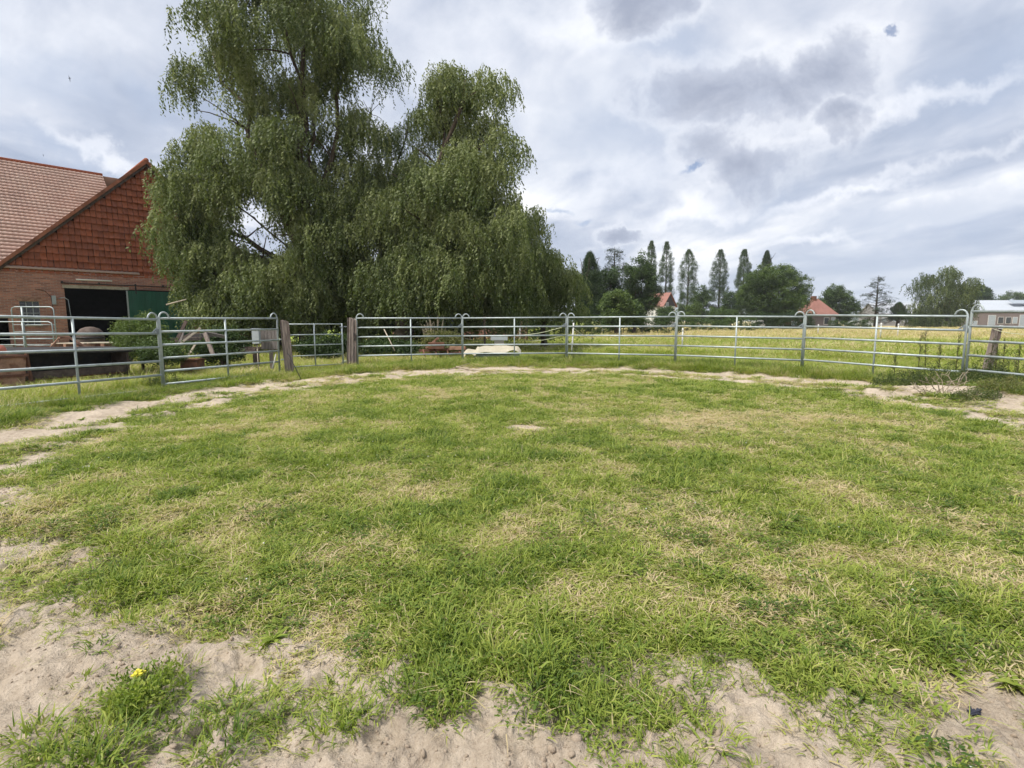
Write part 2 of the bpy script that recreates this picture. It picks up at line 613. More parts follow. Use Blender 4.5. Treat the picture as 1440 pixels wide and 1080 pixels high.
mat('far_wall_grey', (0.22, 0.215, 0.22), 0.9, 0.12, 0.6)
mat('slate', (0.05, 0.047, 0.055), 0.8, 0.15, 2)
mat('glass', (0.03, 0.035, 0.04), 0.12, 0.05, 3, spec=0.6)
mat('glass_pale', (0.30, 0.34, 0.38), 0.25, 0.05, 3, spec=0.5)
mat('window_bar', (0.36, 0.38, 0.38), 0.6, 0.1, 6)
mat('lamp_white', (0.72, 0.70, 0.62), 0.5, 0.05, 6)
mat('bark', (0.075, 0.058, 0.042), 0.95, 0.35, 3, 0, 1.0, 12, (0.12, 0.10, 0.075), (0.5, 0.7), 0.1, (3, 3, .6))
mat('bark_dark', (0.05, 0.04, 0.03), 0.95, 0.3, 3, 0, .6, 14)
mat('twig', (0.30, 0.25, 0.18), 0.9, 0.3, 8, 0, 0.3, 50)
mat('stem_dark', (0.075, 0.055, 0.03), 0.9, 0.3, 8)
mat('cow_hide', (0.015, 0.013, 0.012), 0.8, 0.3, 3)
mat('rope', (0.60, 0.62, 0.45), 0.8, 0.05, 20)
mat('tyre', (0.02, 0.02, 0.02), 0.9, 0.2, 8)
mat('feather', (0.03, 0.033, 0.05), 0.7, 0.3, 30)
mat('yellow', (0.62, 0.55, 0.06), 0.7, 0.2, 60)
mat('stone', (0.44, 0.40, 0.35), 0.9, 0.2, 20, 0, 0.4, 60)
mat('clod', (0.40, 0.32, 0.24), 0.95, 0.25, 30, 0, 0.6, 90)

G_STOPS = [(0.0, (0.050, 0.098, 0.018)), (0.25, (0.115, 0.178, 0.030)), (0.5, (0.222, 0.286, 0.046)),
           (0.78, (0.36, 0.395, 0.090)), (0.88, (0.47, 0.40, 0.21)), (1.0, (0.58, 0.47, 0.31))]
leafmat('grass_blade', G_STOPS, 0.36, 0.48)
leafmat('willow_leaf', [(0, (0.050, 0.074, 0.024)), (.5, (0.125, 0.160, 0.055)), (1, (0.25, 0.28, 0.115))], 0.32, 0.45)
leafmat('tree_leaf', [(0, (0.022, 0.043, 0.014)), (.5, (0.060, 0.100, 0.026)), (1, (0.125, 0.175, 0.045))], 0.22, 0.45)
leafmat('conifer_leaf', [(0, (0.020, 0.034, 0.018)), (.5, (0.034, 0.052, 0.026)), (1, (0.075, 0.085, 0.045))], 0.08, 0.4)
leafmat('weed_leaf', [(0, (0.035, 0.050, 0.018)), (.5, (0.085, 0.120, 0.032)), (1, (0.20, 0.19, 0.07))], 0.25, 0.4)


def brick_mat():
    m = bpy.data.materials.new('brick')
    m.use_nodes = True
    m.node_tree.nodes.clear()
    t = NT(m.node_tree)
    tc = t.n('ShaderNodeTexCoord').outputs['Object']
    x, y, z = t.sep(tc)
    uv = t.xyz(t.m('ADD', x, y), z, 0.0)
    b = t.n('ShaderNodeTexBrick')
    t.put(b.inputs['Vector'], uv)
    b.inputs['Scale'].default_value = 1.0
    b.inputs['Brick Width'].default_value = 0.25
    b.inputs['Row Height'].default_value = 0.077
    b.inputs['Mortar Size'].default_value = 0.008
    b.inputs['Color1'].default_value = (0.50, 0.22, 0.14, 1)
    b.inputs['Color2'].default_value = (0.27, 0.12, 0.085, 1)
    b.inputs['Mortar'].default_value = (0.36, 0.29, 0.25, 1)
    b.offset = 0.5
    n = t.noise(tc, 1.2, 5, .6)[0]
    c = t.mix(t.mr(n, .45, .75, 0, .5), b.outputs[0], (0.20, 0.12, 0.10))
    p = t.n('ShaderNodeBsdfPrincipled')
    t.put(p.inputs['Base Color'], c)
    p.inputs['Roughness'].default_value = .9
    p.inputs['Specular IOR Level'].default_value = .2
    bn = t.n('ShaderNodeBump')
    bn.inputs['Strength'].default_value = .6
    bn.inputs['Distance'].default_value = .01
    t.put(bn.inputs['Height'], t.m('SUBTRACT', 1.0, b.outputs['Fac']))
    t.t.links.new(bn.outputs[0], p.inputs['Normal'])
    o = t.n('ShaderNodeOutputMaterial')
    t.t.links.new(p.outputs[0], o.inputs[0])
    MT['brick'] = m


brick_mat()


def ground_mat():
    m = bpy.data.materials.new('ground_soil')
    m.use_nodes = True
    m.node_tree.nodes.clear()
    t = NT(m.node_tree)
    pos = t.n('ShaderNodeTexCoord').outputs['Object']
    g = t.n('ShaderNodeAttribute', attribute_type='GEOMETRY', attribute_name='cover').outputs['Fac']
    d = t.n('ShaderNodeAttribute', attribute_type='GEOMETRY', attribute_name='dry').outputs['Fac']
    far = t.n('ShaderNodeAttribute', attribute_type='GEOMETRY', attribute_name='far').outputs['Fac']
    na = t.noise(pos, 1.3, 6, .6)[0]
    nb = t.noise(pos, 14, 6, .65)[0]
    nc = t.noise(pos, 70, 4, .7)[0]
    sand = t.ramp(t.m('ADD', t.m('MULTIPLY', na, .45), t.m('ADD', t.m('MULTIPLY', nb, .4), t.m('MULTIPLY', nc, .25))),
                  [(.36, (0.22, 0.17, 0.125)), (.49, (0.39, 0.32, 0.245)), (.64, (0.54, 0.455, 0.36))])
    # damp and organic crumbs
    sp = t.mr(t.noise(pos, 38, 5, .7)[0], .60, .70)
    sand = t.mix(t.m('MULTIPLY', sp, .5), sand, (0.15, 0.11, 0.08))
    thatch = t.mix(d, (0.075, 0.085, 0.030), (0.27, 0.21, 0.11))
    thatch = t.mix(t.mr(nb, .4, .65, 0, .6), thatch, (0.19, 0.16, 0.085))
    turf = t.ramp(t.m('ADD', t.m('MULTIPLY', d, .75), t.m('MULTIPLY', nb, .35)), G_STOPS)
    thatch = t.mix(far, thatch, turf)
    cov_ = t.mr(t.m('ADD', g, t.m('MULTIPLY', t.m('SUBTRACT', nb, .5), .8)), .35, .75)
    c = t.mix(cov_, sand, thatch)
    b = t.n('ShaderNodeBsdfPrincipled')
    t.put(b.inputs['Base Color'], c)
    b.inputs['Roughness'].default_value = .95
    b.inputs['Specular IOR Level'].default_value = .1
    bn = t.n('ShaderNodeBump')
    bn.inputs['Strength'].default_value = 1.0
    bn.inputs['Distance'].default_value = .035
    t.put(bn.inputs['Height'], t.m('ADD', t.noise(pos, 22, 8, .68)[0], t.m('MULTIPLY', nc, .25)))
    t.t.links.new(bn.outputs[0], b.inputs['Normal'])
    o = t.n('ShaderNodeOutputMaterial')
    t.t.links.new(b.outputs[0], o.inputs[0])
    MT['ground'] = m


ground_mat()


# ------------------------------------------------------------------ ground sheet (polar grid about the pen's near edge)
def make_ground():
    th = np.concatenate([np.arange(-58, 58, 0.2), np.arange(58, 302, 2.0)]) * math.pi / 180
    rr = [0.35]
    while rr[-1] < 30:
        rr.append(rr[-1] * 1.0095)
    while rr[-1] < 4500:
        rr.append(rr[-1] * 1.09)
    rr = np.array(rr)
    T, RR = np.meshgrid(th, rr)
    x, y = RR * np.sin(T), RR * np.cos(T)
    nt, nr = len(th), len(rr)
    z = gz(x, y)
    V_ = np.stack([x, y, z], -1).reshape(-1, 3)
    V_ = np.vstack([V_, [[0, 0, g1(0, 0)]]])
    i = np.arange(nr - 1)[:, None] * nt
    j = np.arange(nt)[None, :]
    j2 = (j + 1) % nt
    F = np.stack([i + j, i + nt + j, i + nt + j2, i + j2], -1).reshape(-1, 4)
    ctr = len(V_) - 1
    me_x, me_y = V_[:, 0], V_[:, 1]
    at = dict(cover=cover(me_x, me_y), dry=dryness(me_x, me_y), far=ss(16, 45, np.hypot(me_x, me_y)))
    me = npmesh('ground', V_, F, MT['ground'], True, at)
    o = share('ground', me)
    tag(o, 'trodden sand and turf of the riding pen running on into the meadow', None, None, 'structure')
    # small cap under the viewer's feet
    mb = MB()
    n = 24
    vs = [(0, 0, g1(0, 0) - .004)] + [(0.36 * math.sin(2 * math.pi * k / n), 0.36 * math.cos(2 * math.pi * k / n),
          g1(0.36 * math.sin(2 * math.pi * k / n), 0.36 * math.cos(2 * math.pi * k / n)) - .004) for k in range(n)]
    mb.add(vs, [(0, 1 + (k + 1) % n, 1 + k) for k in range(n)])
    tag(mb.build('ground', MT['ground']), 'small patch of trodden sand at the near edge', None, None, 'structure')


make_ground()


# ------------------------------------------------------------------ instancing of plant matter
def blades(n, h, spread, wdt, curl=0.5, flat=0.0, seed=0, hvar=0.4, segs=3):
    """tuft of curved blades -> V, F(quads), bt"""
    r = np.random.default_rng(seed)
    V_, F, B = [], [], []
    for k in range(n):
        a = r.uniform(0, 2 * math.pi)
        rad = spread * math.sqrt(r.uniform(0, 1))
        bx, by = rad * math.cos(a), rad * math.sin(a)
        yaw = a + r.normal(0, 1.1)
        hh = h * r.uniform(1 - hvar, 1 + hvar)
        lean = r.uniform(0.1, 0.75) + flat
        cu = curl * r.uniform(.4, 1.4)
        w0 = wdt * r.uniform(.7, 1.3)
        px, pz, ang = 0.0, 0.0, lean
        pts = [(0, 0)]
        for s in range(segs):
            px += math.sin(ang) * hh / segs
            pz += math.cos(ang) * hh / segs
            pz = max(pz, 0.004)
            pts.append((px, pz))
            ang += cu
        c, s_ = math.cos(yaw), math.sin(yaw)
        base = len(V_)
        b = r.uniform(0, 1)
        tw = r.uniform(-.6, .6)
        for i, (p, z) in enumerate(pts):
            ww = w0 * (1 - (i / segs) ** 1.6 * .92) / 2
            for sgn in (-1, 1):
                ox, oy = -s_ * ww * sgn, c * ww * sgn
                V_.append((bx + c * p + ox, by + s_ * p + oy, z + sgn * ww * tw))
                B.append(b)
        for i in range(segs):
            q = base + 2 * i
            F.append((q, q + 1, q + 3, q + 2))
    return np.array(V_), np.array(F), np.array(B)


PROTO = bpy.data.collections.new('plant_parts')       # sources for stuff, not placed in the scene themselves


def proto(name, V_, F, B, matn):
    me = npmesh(name, V_, F, MT[matn], False, dict(bt=B))
    o = bpy.data.objects.new(name, me)
    return o


def coll(name, objs):
    c = bpy.data.collections.new(name)
    for i, o in enumerate(objs):
        o.name = '%s_%02d' % (name, i)
        c.objects.link(o)
    return c


_groups = {}


def scatter_group(c):
    if c.name in _groups:
        return _groups[c.name]
    ng = bpy.data.node_groups.new('scatter_' + c.name, 'GeometryNodeTree')
    ng.interface.new_socket('Geometry', in_out='INPUT', socket_type='NodeSocketGeometry')
    ng.interface.new_socket('Geometry', in_out='OUTPUT', socket_type='NodeSocketGeometry')
    N = ng.nodes
    L = ng.links
    gi = N.new('NodeGroupInput'); go = N.new('NodeGroupOutput')
    ci = N.new('GeometryNodeCollectionInfo')
    ci.inputs['Collection'].default_value = c
    ci.inputs['Separate Children'].default_value = True
    ci.inputs['Reset Children'].default_value = True
    ip = N.new('GeometryNodeInstanceOnPoints')
    ip.inputs['Pick Instance'].default_value = True
    m2p = N.new('GeometryNodeMeshToPoints')
    L.new(gi.outputs[0], m2p.inputs[0])
    L.new(m2p.outputs[0], ip.inputs['Points'])
    L.new(ci.outputs[0], ip.inputs['Instance'])

    def na(nm, ty):
        q = N.new('GeometryNodeInputNamedAttribute')
        q.data_type = ty
        q.inputs[0].default_value = nm
        return q.outputs[0]
    L.new(na('vid', 'INT'), ip.inputs['Instance Index'])
    L.new(na('rot', 'FLOAT_VECTOR'), ip.inputs['Rotation'])
    L.new(na('scl', 'FLOAT_VECTOR'), ip.inputs['Scale'])
    L.new(ip.outputs[0], go.inputs[0])
    _groups[c.name] = ng
    return ng


def scatter(name, pts, rot, scl, tint, vid, c, parent=None):
    n = len(pts)
    me = bpy.data.meshes.new(name)
    me.vertices.add(n)
    me.vertices.foreach_set('co', np.asarray(pts, np.float32).ravel())
    for an, ty, av in (('rot', 'FLOAT_VECTOR', rot), ('scl', 'FLOAT_VECTOR', scl)):
        a = me.attributes.new(an, ty, 'POINT')
        a.data.foreach_set('vector', np.asarray(av, np.float32).ravel())
    a = me.attributes.new('tint', 'FLOAT', 'POINT')
    a.data.foreach_set('value', np.asarray(tint, np.float32))
    a = me.attributes.new('vid', 'INT', 'POINT')
    a.data.foreach_set('value', np.asarray(vid, np.int32))
    o = bpy.data.objects.new(name, me)
    C.objects.link(o)
    if parent is not None:
        o.parent = parent
    md = o.modifiers.new('scatter', 'NODES')
    md.node_group = scatter_group(c)
    o['kind'] = 'stuff'
    return o


def S3(s, sz=None):
    s = np.asarray(s)
    z = s if sz is None else sz
    return np.stack([s, s, z], -1)


# grass variants
lawn = []
for k in range(8):
    lawn.append(proto('g', *blades(38, .046, .080, .0052, .7, .35, 100 + k, .6), 'grass_blade'))
for k in range(2):
    lawn.append(proto('g', *blades(18, .075, .06, .0068, .5, .25, 130 + k, .5), 'grass_blade'))
lawn_c = coll('lawn_tuft', lawn)
clump_c = coll('broad_clump', [proto('g', *blades(40, .105, .075, .0075, .6, .45, 150 + k, .5), 'grass_blade') for k in range(4)])
straw_c = coll('straw_tuft', [proto('g', *blades(15, .070, .09, .0024, .3, 1.0, 170 + k, .6), 'grass_blade') for k in range(4)])
tall_c = coll('tall_tuft', [proto('g', *blades(46, .26, .16, .0075, .28, .0, 190 + k, .45), 'grass_blade') for k in range(5)])
field_c = coll('field_tuft', [proto('g', *blades(60, .20, .45, .016, .3, .1, 210 + k, .5, 2), 'grass_blade') for k in range(4)])


def rosette(seed, n=46, lr=.0085, h=.045, spread=.08):
    """low leafy weed: small oval leaves on a loose dome"""
    r = np.random.default_rng(seed)
    V_, F, B = [], [], []
    for k in range(n):
        a = r.uniform(0, 6.283); rad = spread * math.sqrt(r.uniform(0, 1))
        c0 = np.array([rad * math.cos(a), rad * math.sin(a), h * (1 - (rad / spread) ** 2) * r.uniform(.5, 1) + .008])
        yaw = r.uniform(0, 6.283); tl = r.uniform(-.5, .5); L = lr * r.uniform(.7, 1.4)
        u = np.array([math.cos(yaw), math.sin(yaw), tl]); v = np.array([-math.sin(yaw), math.cos(yaw), r.uniform(-.3, .3)])
        b = len(V_)
        for p, q in ((-1, 0), (-.2, .55), (1, 0), (-.2, -.55)):
            V_.append(c0 + u * p * L + v * q * L); B.append(.5)
        F.append((b, b + 1, b + 2, b + 3))
    return np.array(V_), np.array(F), np.array(B)


dandelion_c = coll('dandelion', [proto('g', *blades(13, .105, .012, .024, .35, .75, 240 + k, .3), 'grass_blade') for k in range(3)])
weed_c = coll('leafy_weed', [proto('g', *rosette(230 + k), 'grass_blade') for k in range(3)])


_ico = MB().lathe([(0, 0), (.004, .001), (.006, .005), (.004, .009), (0, .010)], 7)
_fm = bpy.data.meshes.new('flower'); _fm.from_pydata(_ico.v, [], _ico.f); _fm.materials.append(MT['white'])
flower_c = coll('clover_head', [bpy.data.objects.new('flower', _fm)])


def wedge_points(d0, d1, dens, amax=47, seed=0):
    r = np.random.default_rng(seed)
    A = (d1 * d1 - d0 * d0) * math.radians(amax)
    n = int(A * dens)
    d = np.sqrt(r.uniform(d0 * d0, d1 * d1, n))
    a = np.radians(r.uniform(-amax, amax, n))
    return d * np.sin(a), d * np.cos(a)


def lift(x, y, dz=0.0):
    return np.stack([x, y, gz(x, y) + dz], -1)


def grass_all():
    X, Y = [], []
    for i, (d0, d1, dens) in enumerate(((1.3, 2.6, 1000), (2.6, 4, 750), (4, 6, 480), (6, 9, 300), (9, 13, 190), (13, 19.5, 120))):
        x, y = wedge_points(d0, d1, dens, 48, 10 + i)
        X.append(x); Y.append(y)
    x, y = np.concatenate(X), np.concatenate(Y)
    r = pen_r(x, y)
    g = cover(x, y)
    u = rng.uniform(0, 1, len(x))
    k = (u < g ** 1.3 * 1.02) & (r < 9.4)
    x, y, g = x[k], y[k], g[k]
    n = len(x)
    d = np.hypot(x, y)
    dry = dryness(x, y)
    patch = fbm(x * 1.1, y * 1.1, 71, 3)
    p2 = fbm(x * 3.5, y * 3.5, 81, 3)
    lush = ss(.45, .62, patch)
    h = (.62 + .75 * ss(.42, .68, .6 * p2 + .4 * patch)) * (1 - .35 * dry) * (1 + .35 * ss(5.6, 6.6, pen_r(x, y)) * ss(6, 3, y)) * (.6 + .4 * g)
    sc = (1 + .035 * d)
    tint = .64 - .42 * (p2 - .5) * 2 - .25 * (fbm(x * 9, y * 9, 83, 2) - .5) - .22 * (lush - .5) + .42 * dry + rng.normal(0, .10, n)
    rot = np.stack([rng.normal(0, .12, n), rng.normal(0, .12, n), rng.uniform(0, 6.283, n)], -1)
    vid = rng.integers(0, 10, n)
    o = scatter('pen_grass', lift(x, y, -.003), rot, S3(sc * rng.uniform(.8, 1.2, n), sc * h * rng.uniform(.8, 1.2, n)), np.clip(tint, 0, 1), vid, lawn_c)
    tag(o, 'short patchy green turf filling the middle of the round pen', 'grass', None, 'stuff')
    # straw and cut stalks lying in it
    m = rng.uniform(0, 1, n) < (.10 + .32 * dry) * .7
    xs, ys = x[m], y[m]; k = len(xs)
    o = scatter('dead_grass', lift(xs, ys, .012), np.stack([rng.normal(0, .1, k), rng.normal(0, .1, k), rng.uniform(0, 6.28, k)], -1),
                S3(rng.uniform(.7, 1.5, k) * (1 + .03 * d[m])), np.clip(rng.normal(.88, .08, k), 0, 1), rng.integers(0, 4, k), straw_c)
    tag(o, 'pale dry stalks lying among the green turf of the pen', 'dead grass', None, 'stuff')
    # small leafy weeds
    m = (rng.uniform(0, 1, n) < .16) & (d < 9) & (fbm(x * 1.6, y * 1.6, 91, 2) > .48)
    xs, ys = x[m], y[m]; k = len(xs)
    o = scatter('clover', lift(xs, ys, .0), np.stack([np.zeros(k), np.zeros(k), rng.uniform(0, 6.28, k)], -1),
                S3(rng.uniform(.6, 1.4, k)), np.clip(rng.normal(.30, .12, k), 0, 1), rng.integers(0, 3, k), weed_c)
    tag(o, 'low leafy clover and weeds growing between the blades', 'clover', None, 'stuff')
    m = rng.uniform(0, 1, k) < .03
    o = scatter('clover_flowers', lift(xs[m], ys[m], .03), np.zeros((m.sum(), 3)), S3(np.full(m.sum(), 1.0)), np.ones(m.sum()), np.zeros(m.sum(), int), flower_c)
    tag(o, 'tiny white clover heads dotted over the turf', 'clover flowers', None, 'stuff')
    # broad clumps: margin of the turf and tufts in the sand
    x, y = wedge_points(1.3, 9.5, 170, 48, 77)
    r = pen_r(x, y); g = cover(x, y)
    ring = ss(5.4, 6.3, r) * ss(9.2, 8.6, r)
    cl = fbm(x * 1.25, y * 1.25, 95, 3) - .5
    cl2 = fbm(x * 4.0, y * 4.0, 97, 2) - .5
    pr = ring * (.07 + .55 * ss(-.03, .17, cl + .9 * cl2)) * ss(8.8, 7.0, r - 1.6 * ss(5, 3, y)) + .10 * g * ss(.1, .3, cl + cl2)
    m = rng.uniform(0, 1, len(x)) < pr * .95
    x, y = x[m], y[m]; k = len(x)
    s = .20 + .62 * rng.uniform(0, 1, k) ** 2.4
    o = scatter('grass_clumps', lift(x, y, -.006), np.stack([rng.normal(0, .1, k), rng.normal(0, .1, k), rng.uniform(0, 6.28, k)], -1),
                S3(s, s * rng.uniform(.7, 1.05, k)), np.clip(rng.normal(.52, .13, k), 0, .9), rng.integers(0, 4, k), clump_c)
    tag(o, 'loose tufts of broad bladed grass scattered over the bare sand', 'grass', None, 'stuff')
    x, y = wedge_points(1.3, 8, 60, 48, 78)
    m = (cover(x, y) < .5) & (rng.uniform(0, 1, len(x)) < .25 + .9 * (fbm(x * 2, y * 2, 107, 2) > .55))
    x, y = x[m], y[m]; k = len(x)
    o = scatter('straw_litter', lift(x, y, .006), np.stack([rng.normal(0, .1, k), rng.normal(0, .1, k), rng.uniform(0, 6.28, k)], -1),
                S3(rng.uniform(.25, .7, k), rng.uniform(.1, .4, k)), np.clip(rng.normal(.8, .15, k), 0, 1), rng.integers(0, 4, k), straw_c)
    tag(o, 'broken straw and root bits strewn over the bare sand', 'straw', None, 'stuff')
    x, y = wedge_points(1.6, 13, 2.2, 48, 79)
    m = (cover(x, y) > .3) & (pen_r(x, y) < 8)
    x, y = x[m], y[m]; k = len(x)
    o = scatter('broad_leaved_weeds', lift(x, y, .004), np.stack([np.zeros(k), np.zeros(k), rng.uniform(0, 6.28, k)], -1),
                S3(rng.uniform(.5, 1.1, k)), np.clip(rng.normal(.30, .12, k), 0, 1), rng.integers(0, 3, k), dandelion_c)
    tag(o, 'flat rosettes of dandelion and plantain leaves in the turf', 'weeds', None, 'stuff')
    # ring of taller weeds under the fence
    x, y = [], []
    rr_ = np.random.default_rng(5)
    a = rr_.uniform(-2.1, 2.1, 9000); rad = rr_.uniform(8.35, 10.6, 9000)
    x, y = CX + rad * np.sin(a), CY + rad * np.cos(a)
    g = cover(x, y)
    cl = fbm(x * .9, y * .9, 99, 3)
    m = (rr_.uniform(0, 1, 9000) < g * (.45 + .6 * ss(.4, .6, cl)))
    x, y = x[m], y[m]; cl = cl[m]; k = len(x)
    m2 = pen_r(x, y)
    hh = (.40 + .50 * ss(.42, .68, cl)) * (1 - .25 * ss(9.3, 8.5, m2)) * (1 - .25 * ss(-2, -6, x))
    dr = dryness(x, y)
    o = scatter('fence_line_grass', lift(x, y, -.01), np.stack([rr_.normal(0, .15, k), rr_.normal(0, .15, k), rr_.uniform(0, 6.28, k)], -1),
                S3(rr_.uniform(.7, 1.2, k), hh * rr_.uniform(.7, 1.2, k)), np.clip(.34 + .40 * dr + rr_.normal(0, .20, k), 0, 1),
                rr_.integers(0, 5, k), tall_c)
    tag(o, 'longer unmown grass standing along the foot of the steel fence', 'grass', None, 'stuff')
    # meadow outside
    X, Y = [], []
    for i, (d0, d1, dens) in enumerate(((8, 16, 34), (16, 26, 22), (26, 45, 7), (45, 85, 2.6), (85, 140, .8))):
        q = wedge_points(d0, d1, dens, 49, 30 + i)
        X.append(q[0]); Y.append(q[1])
    x, y = np.concatenate(X), np.concatenate(Y)
    r = pen_r(x, y)
    barn = ((x + 23) * .682 + (y - 27) * .731 > -30) & (((x + 23) * -.731 + (y - 27) * .682) > -1.0) & (x < -14)
    k_ = (r > 10.2) & ~barn
    x, y = x[k_], y[k_]; n = len(x); d = np.hypot(x, y)
    near = d < 24
    dr = dryness(x, y)
    ptc = fbm(x * .6, y * .6, 41, 3)
    hgt = np.where(x < 0, .42, .34) * (.6 + .9 * ptc) * (1 + .9 * ss(38, 50, y) * ss(.0, .2, x / y)) * (1 + .35 * ss(17, 14, d))
    for nm, msk, cc, nv, lab, sx in (('meadow_grass', near, tall_c, 5, 'rough meadow grass just outside the steel fence', 1.2),
                                     ('field_grass', ~near, field_c, 4, 'wide field of green and ripe tan grass beyond the pen', 1.3)):
        xs, ys = x[msk], y[msk]; k = len(xs)
        sc = rng.uniform(.8, 1.3, k) * sx
        o = scatter(nm, lift(xs, ys, -.01), np.stack([rng.normal(0, .12, k), rng.normal(0, .12, k), rng.uniform(0, 6.28, k)], -1),
                    S3(sc * (1 + .006 * d[msk]), hgt[msk] * sc * rng.uniform(.7, 1.3, k) * 1.2),
                    np.clip(.53 + .44 * dr[msk] + rng.normal(0, .08, k) + .2 * (ptc[msk] - .5), 0, 1), rng.integers(0, nv, k), cc)
        tag(o, lab, 'grass', None, 'stuff')


grass_all()


# ------------------------------------------------------------------ crumbs of soil
def clods():
    r = np.random.default_rng(3)
    srcs = []
    for k in range(4):
        phi = (1 + 5 ** .5) / 2
        ico = np.array([(-1, phi, 0), (1, phi, 0), (-1, -phi, 0), (1, -phi, 0), (0, -1, phi), (0, 1, phi), (0, -1, -phi), (0, 1, -phi),
                        (phi, 0, -1), (phi, 0, 1), (-phi, 0, -1), (-phi, 0, 1)]) / 1.9
        F = np.array([(0, 11, 5), (0, 5, 1), (0, 1, 7), (0, 7, 10), (0, 10, 11), (1, 5, 9), (5, 11, 4), (11, 10, 2), (10, 7, 6), (7, 1, 8),
                      (3, 9, 4), (3, 4, 2), (3, 2, 6), (3, 6, 8), (3, 8, 9), (4, 9, 5), (2, 4, 11), (6, 2, 10), (8, 6, 7), (9, 8, 1)])
        V_ = ico * r.uniform(.65, 1.2, (12, 1)) * np.array([1, 1, .6])
        me = npmesh('clod', V_, F, MT['clod'], False)
        srcs.append(bpy.data.objects.new('clod', me))
    c = coll('clod', srcs)
    x, y = wedge_points(1.3, 7.5, 1100, 48, 401)
    g = cover(x, y)
    n = fbm(x * 2.2, y * 2.2, 403, 3)
    k = (g < .45) & (r.uniform(0, 1, len(x)) < .15 + .9 * ss(.48, .62, n))
    x, y = x[k], y[k]; k = len(x)
    s = np.exp(r.normal(-5.35, .55, k))
    o = scatter('soil_crumbs', lift(x, y, .0), r.uniform(0, 6.28, (k, 3)), S3(s), r.uniform(0, 1, k), r.integers(0, 4, k), c)
    tag(o, 'small crumbs of dry sandy soil kicked up around the ring', 'soil', None, 'stuff')


clods()


# ------------------------------------------------------------------ steel panels of the round pen
RT = 0.0255


def arc(x0, x1, z0, h, n=9):
    """hoop from the top of an end post over and down on to the top rail"""
    pts = []
    for k in range(n + 1):
        t = math.pi * k / n
        pts.append(((x0 + x1) / 2 + (x0 - x1) / 2 * math.cos(t), 0, z0 + h * math.sin(t)))
    return pts


def pen_panel(A, B, zA, zB, label, midshift=0.0, rails=6, span=1.53, pin=True, cut=None):
    """A,B ground plan points, zA,zB = (top,bottom) rail heights at each end"""
    A, B = Vector(A), Vector(B)
    d = B - A
    L = d.length
    t = empty('steel_fence', (A.x, A.y, zA[1] - .08), math.atan2(d.y, d.x), label, 'fence panel',
              'galvanised steel panels standing around the pen')
    z0 = zA[1] - .08
    za = [zA[1] + (zA[0] - zA[1]) * i / (rails - 1) - z0 for i in range(rails)]
    zb = [zB[1] + (zB[0] - zB[1]) * i / (rails - 1) - z0 for i in range(rails)]
    e0, e1 = .014, L - .014
    for i in range(rails):
        x1 = e1
        MB().tube([(e0, 0, za[i]), (x1, 0, zb[i])], RT, 8).build('rail', MT['galv'], t)
    for (x, lo, hi, s) in ((e0, za[0] - .08, za[-1], 1), (e1, zb[0] - .08, zb[-1], -1)):
        hp = arc(x, x + s * .23, hi, .14)
        slope = (zb[-1] - za[-1]) / L
        hp = [(p[0], 0, p[2] + slope * (p[0] - x)) for p in hp]
        MB().tube([(x, 0, lo)] + hp, [RT] * 2 + [.019] * (len(hp) - 1), 8).build('end_post', MT['galv'], t)
    m = (e0 + e1) / 2 + midshift
    MB().tube([(m, .0, (za[0] + zb[0]) / 2 - .06), (m, .0, (za[-1] + zb[-1]) / 2)], .023, 8).build('middle_post', MT['galv'], t)
    if pin:
        q = MB()
        zz = zb[-2]
        q.box(e1 - .05, e1 + .0, -.03, .03, zz - .02, zz + .10)
        q.tube([(e1 + .035, 0, zz - .05), (e1 + .035, 0, zz + .10)], .012, 6)
        q.beam((e1 - .15, 0, zz + .01), (e1 - .02, 0, zz + .12), .01, .03)
        q.build('latch', MT['galv_dark'], t)
        q = MB()
        q.box(e1 - .01, e1 + .045, -.028, .028, zb[0] + .01, zb[0] + .05)
        q.build('hook', MT['galv_dark'], t)
    return t


def jj(px, yt, yb, H):
    Y = 1132 / H * 1.005
    a, b = P(px, yt, Y), P(px, yb, Y)
    return a, b


def pan(l, r_, label, ext=None, **kw):
    a, a2 = jj(*l)
    b, b2 = jj(*r_)
    if ext == 'l':      # l is a mid point, the real end lies outside the frame
        k = 3.55 / (Vector((a.x, a.y)) - Vector((b.x, b.y))).length
        na_ = b + (a - b) * k; na2 = b2 + (a2 - b2) * k
        a, a2 = na_, na2
    if ext == 'r':
        k = 3.55 / (Vector((a.x, a.y)) - Vector((b.x, b.y))).length
        b, b2 = a + (b - a) * k, a2 + (b2 - a2) * k
    return pen_panel((a.x, a.y), (b.x, b.y), (a.z, a2.z), (b.z, b2.z), label, **kw)


J = {1: (222, 448.8, 543.5, 95), 2: (390, 447.7, 523.5, 75.8), 3: (500.5, 447.5, 513.3, 65.8), 4: (650, 447.4, 509.7, 62.3),
     5: (797.5, 446.4, 509, 62.6), 6: (951.5, 445.4, 513, 67.6), 7: (1132.5, 444.0, 521.5, 77.2)}
pan((0, 445, 570.6, 125.6), (222, 449.2, 546.5, 96), 'leftmost steel panel, nearest the brick barn and rusty trough', 'l')
pan((222.5, 447.8, 540.5, 96), J[2], 'steel panel ending at the left wooden gate post', None, pin=False)
pan(J[3], J[4], 'steel panel starting at the grooved wooden post right of the small gate')
pan(J[4], (797, 446.4, 509, 62.5), 'steel panel in front of the cream slab and tree trunk, mid picture')
pan((798, 446.4, 509, 62.7), J[6], 'steel panel directly below the white gabled house and spruces')
pan((952, 444.6, 513, 68), (1132, 445.6, 521.8, 76.8), 'steel panel below the big round broadleaf tree')
pan((1133, 443.3, 521.2, 77.6), (1362, 444.8, 542.4, 98.5), 'steel panel with dark dock stalks behind its right end')
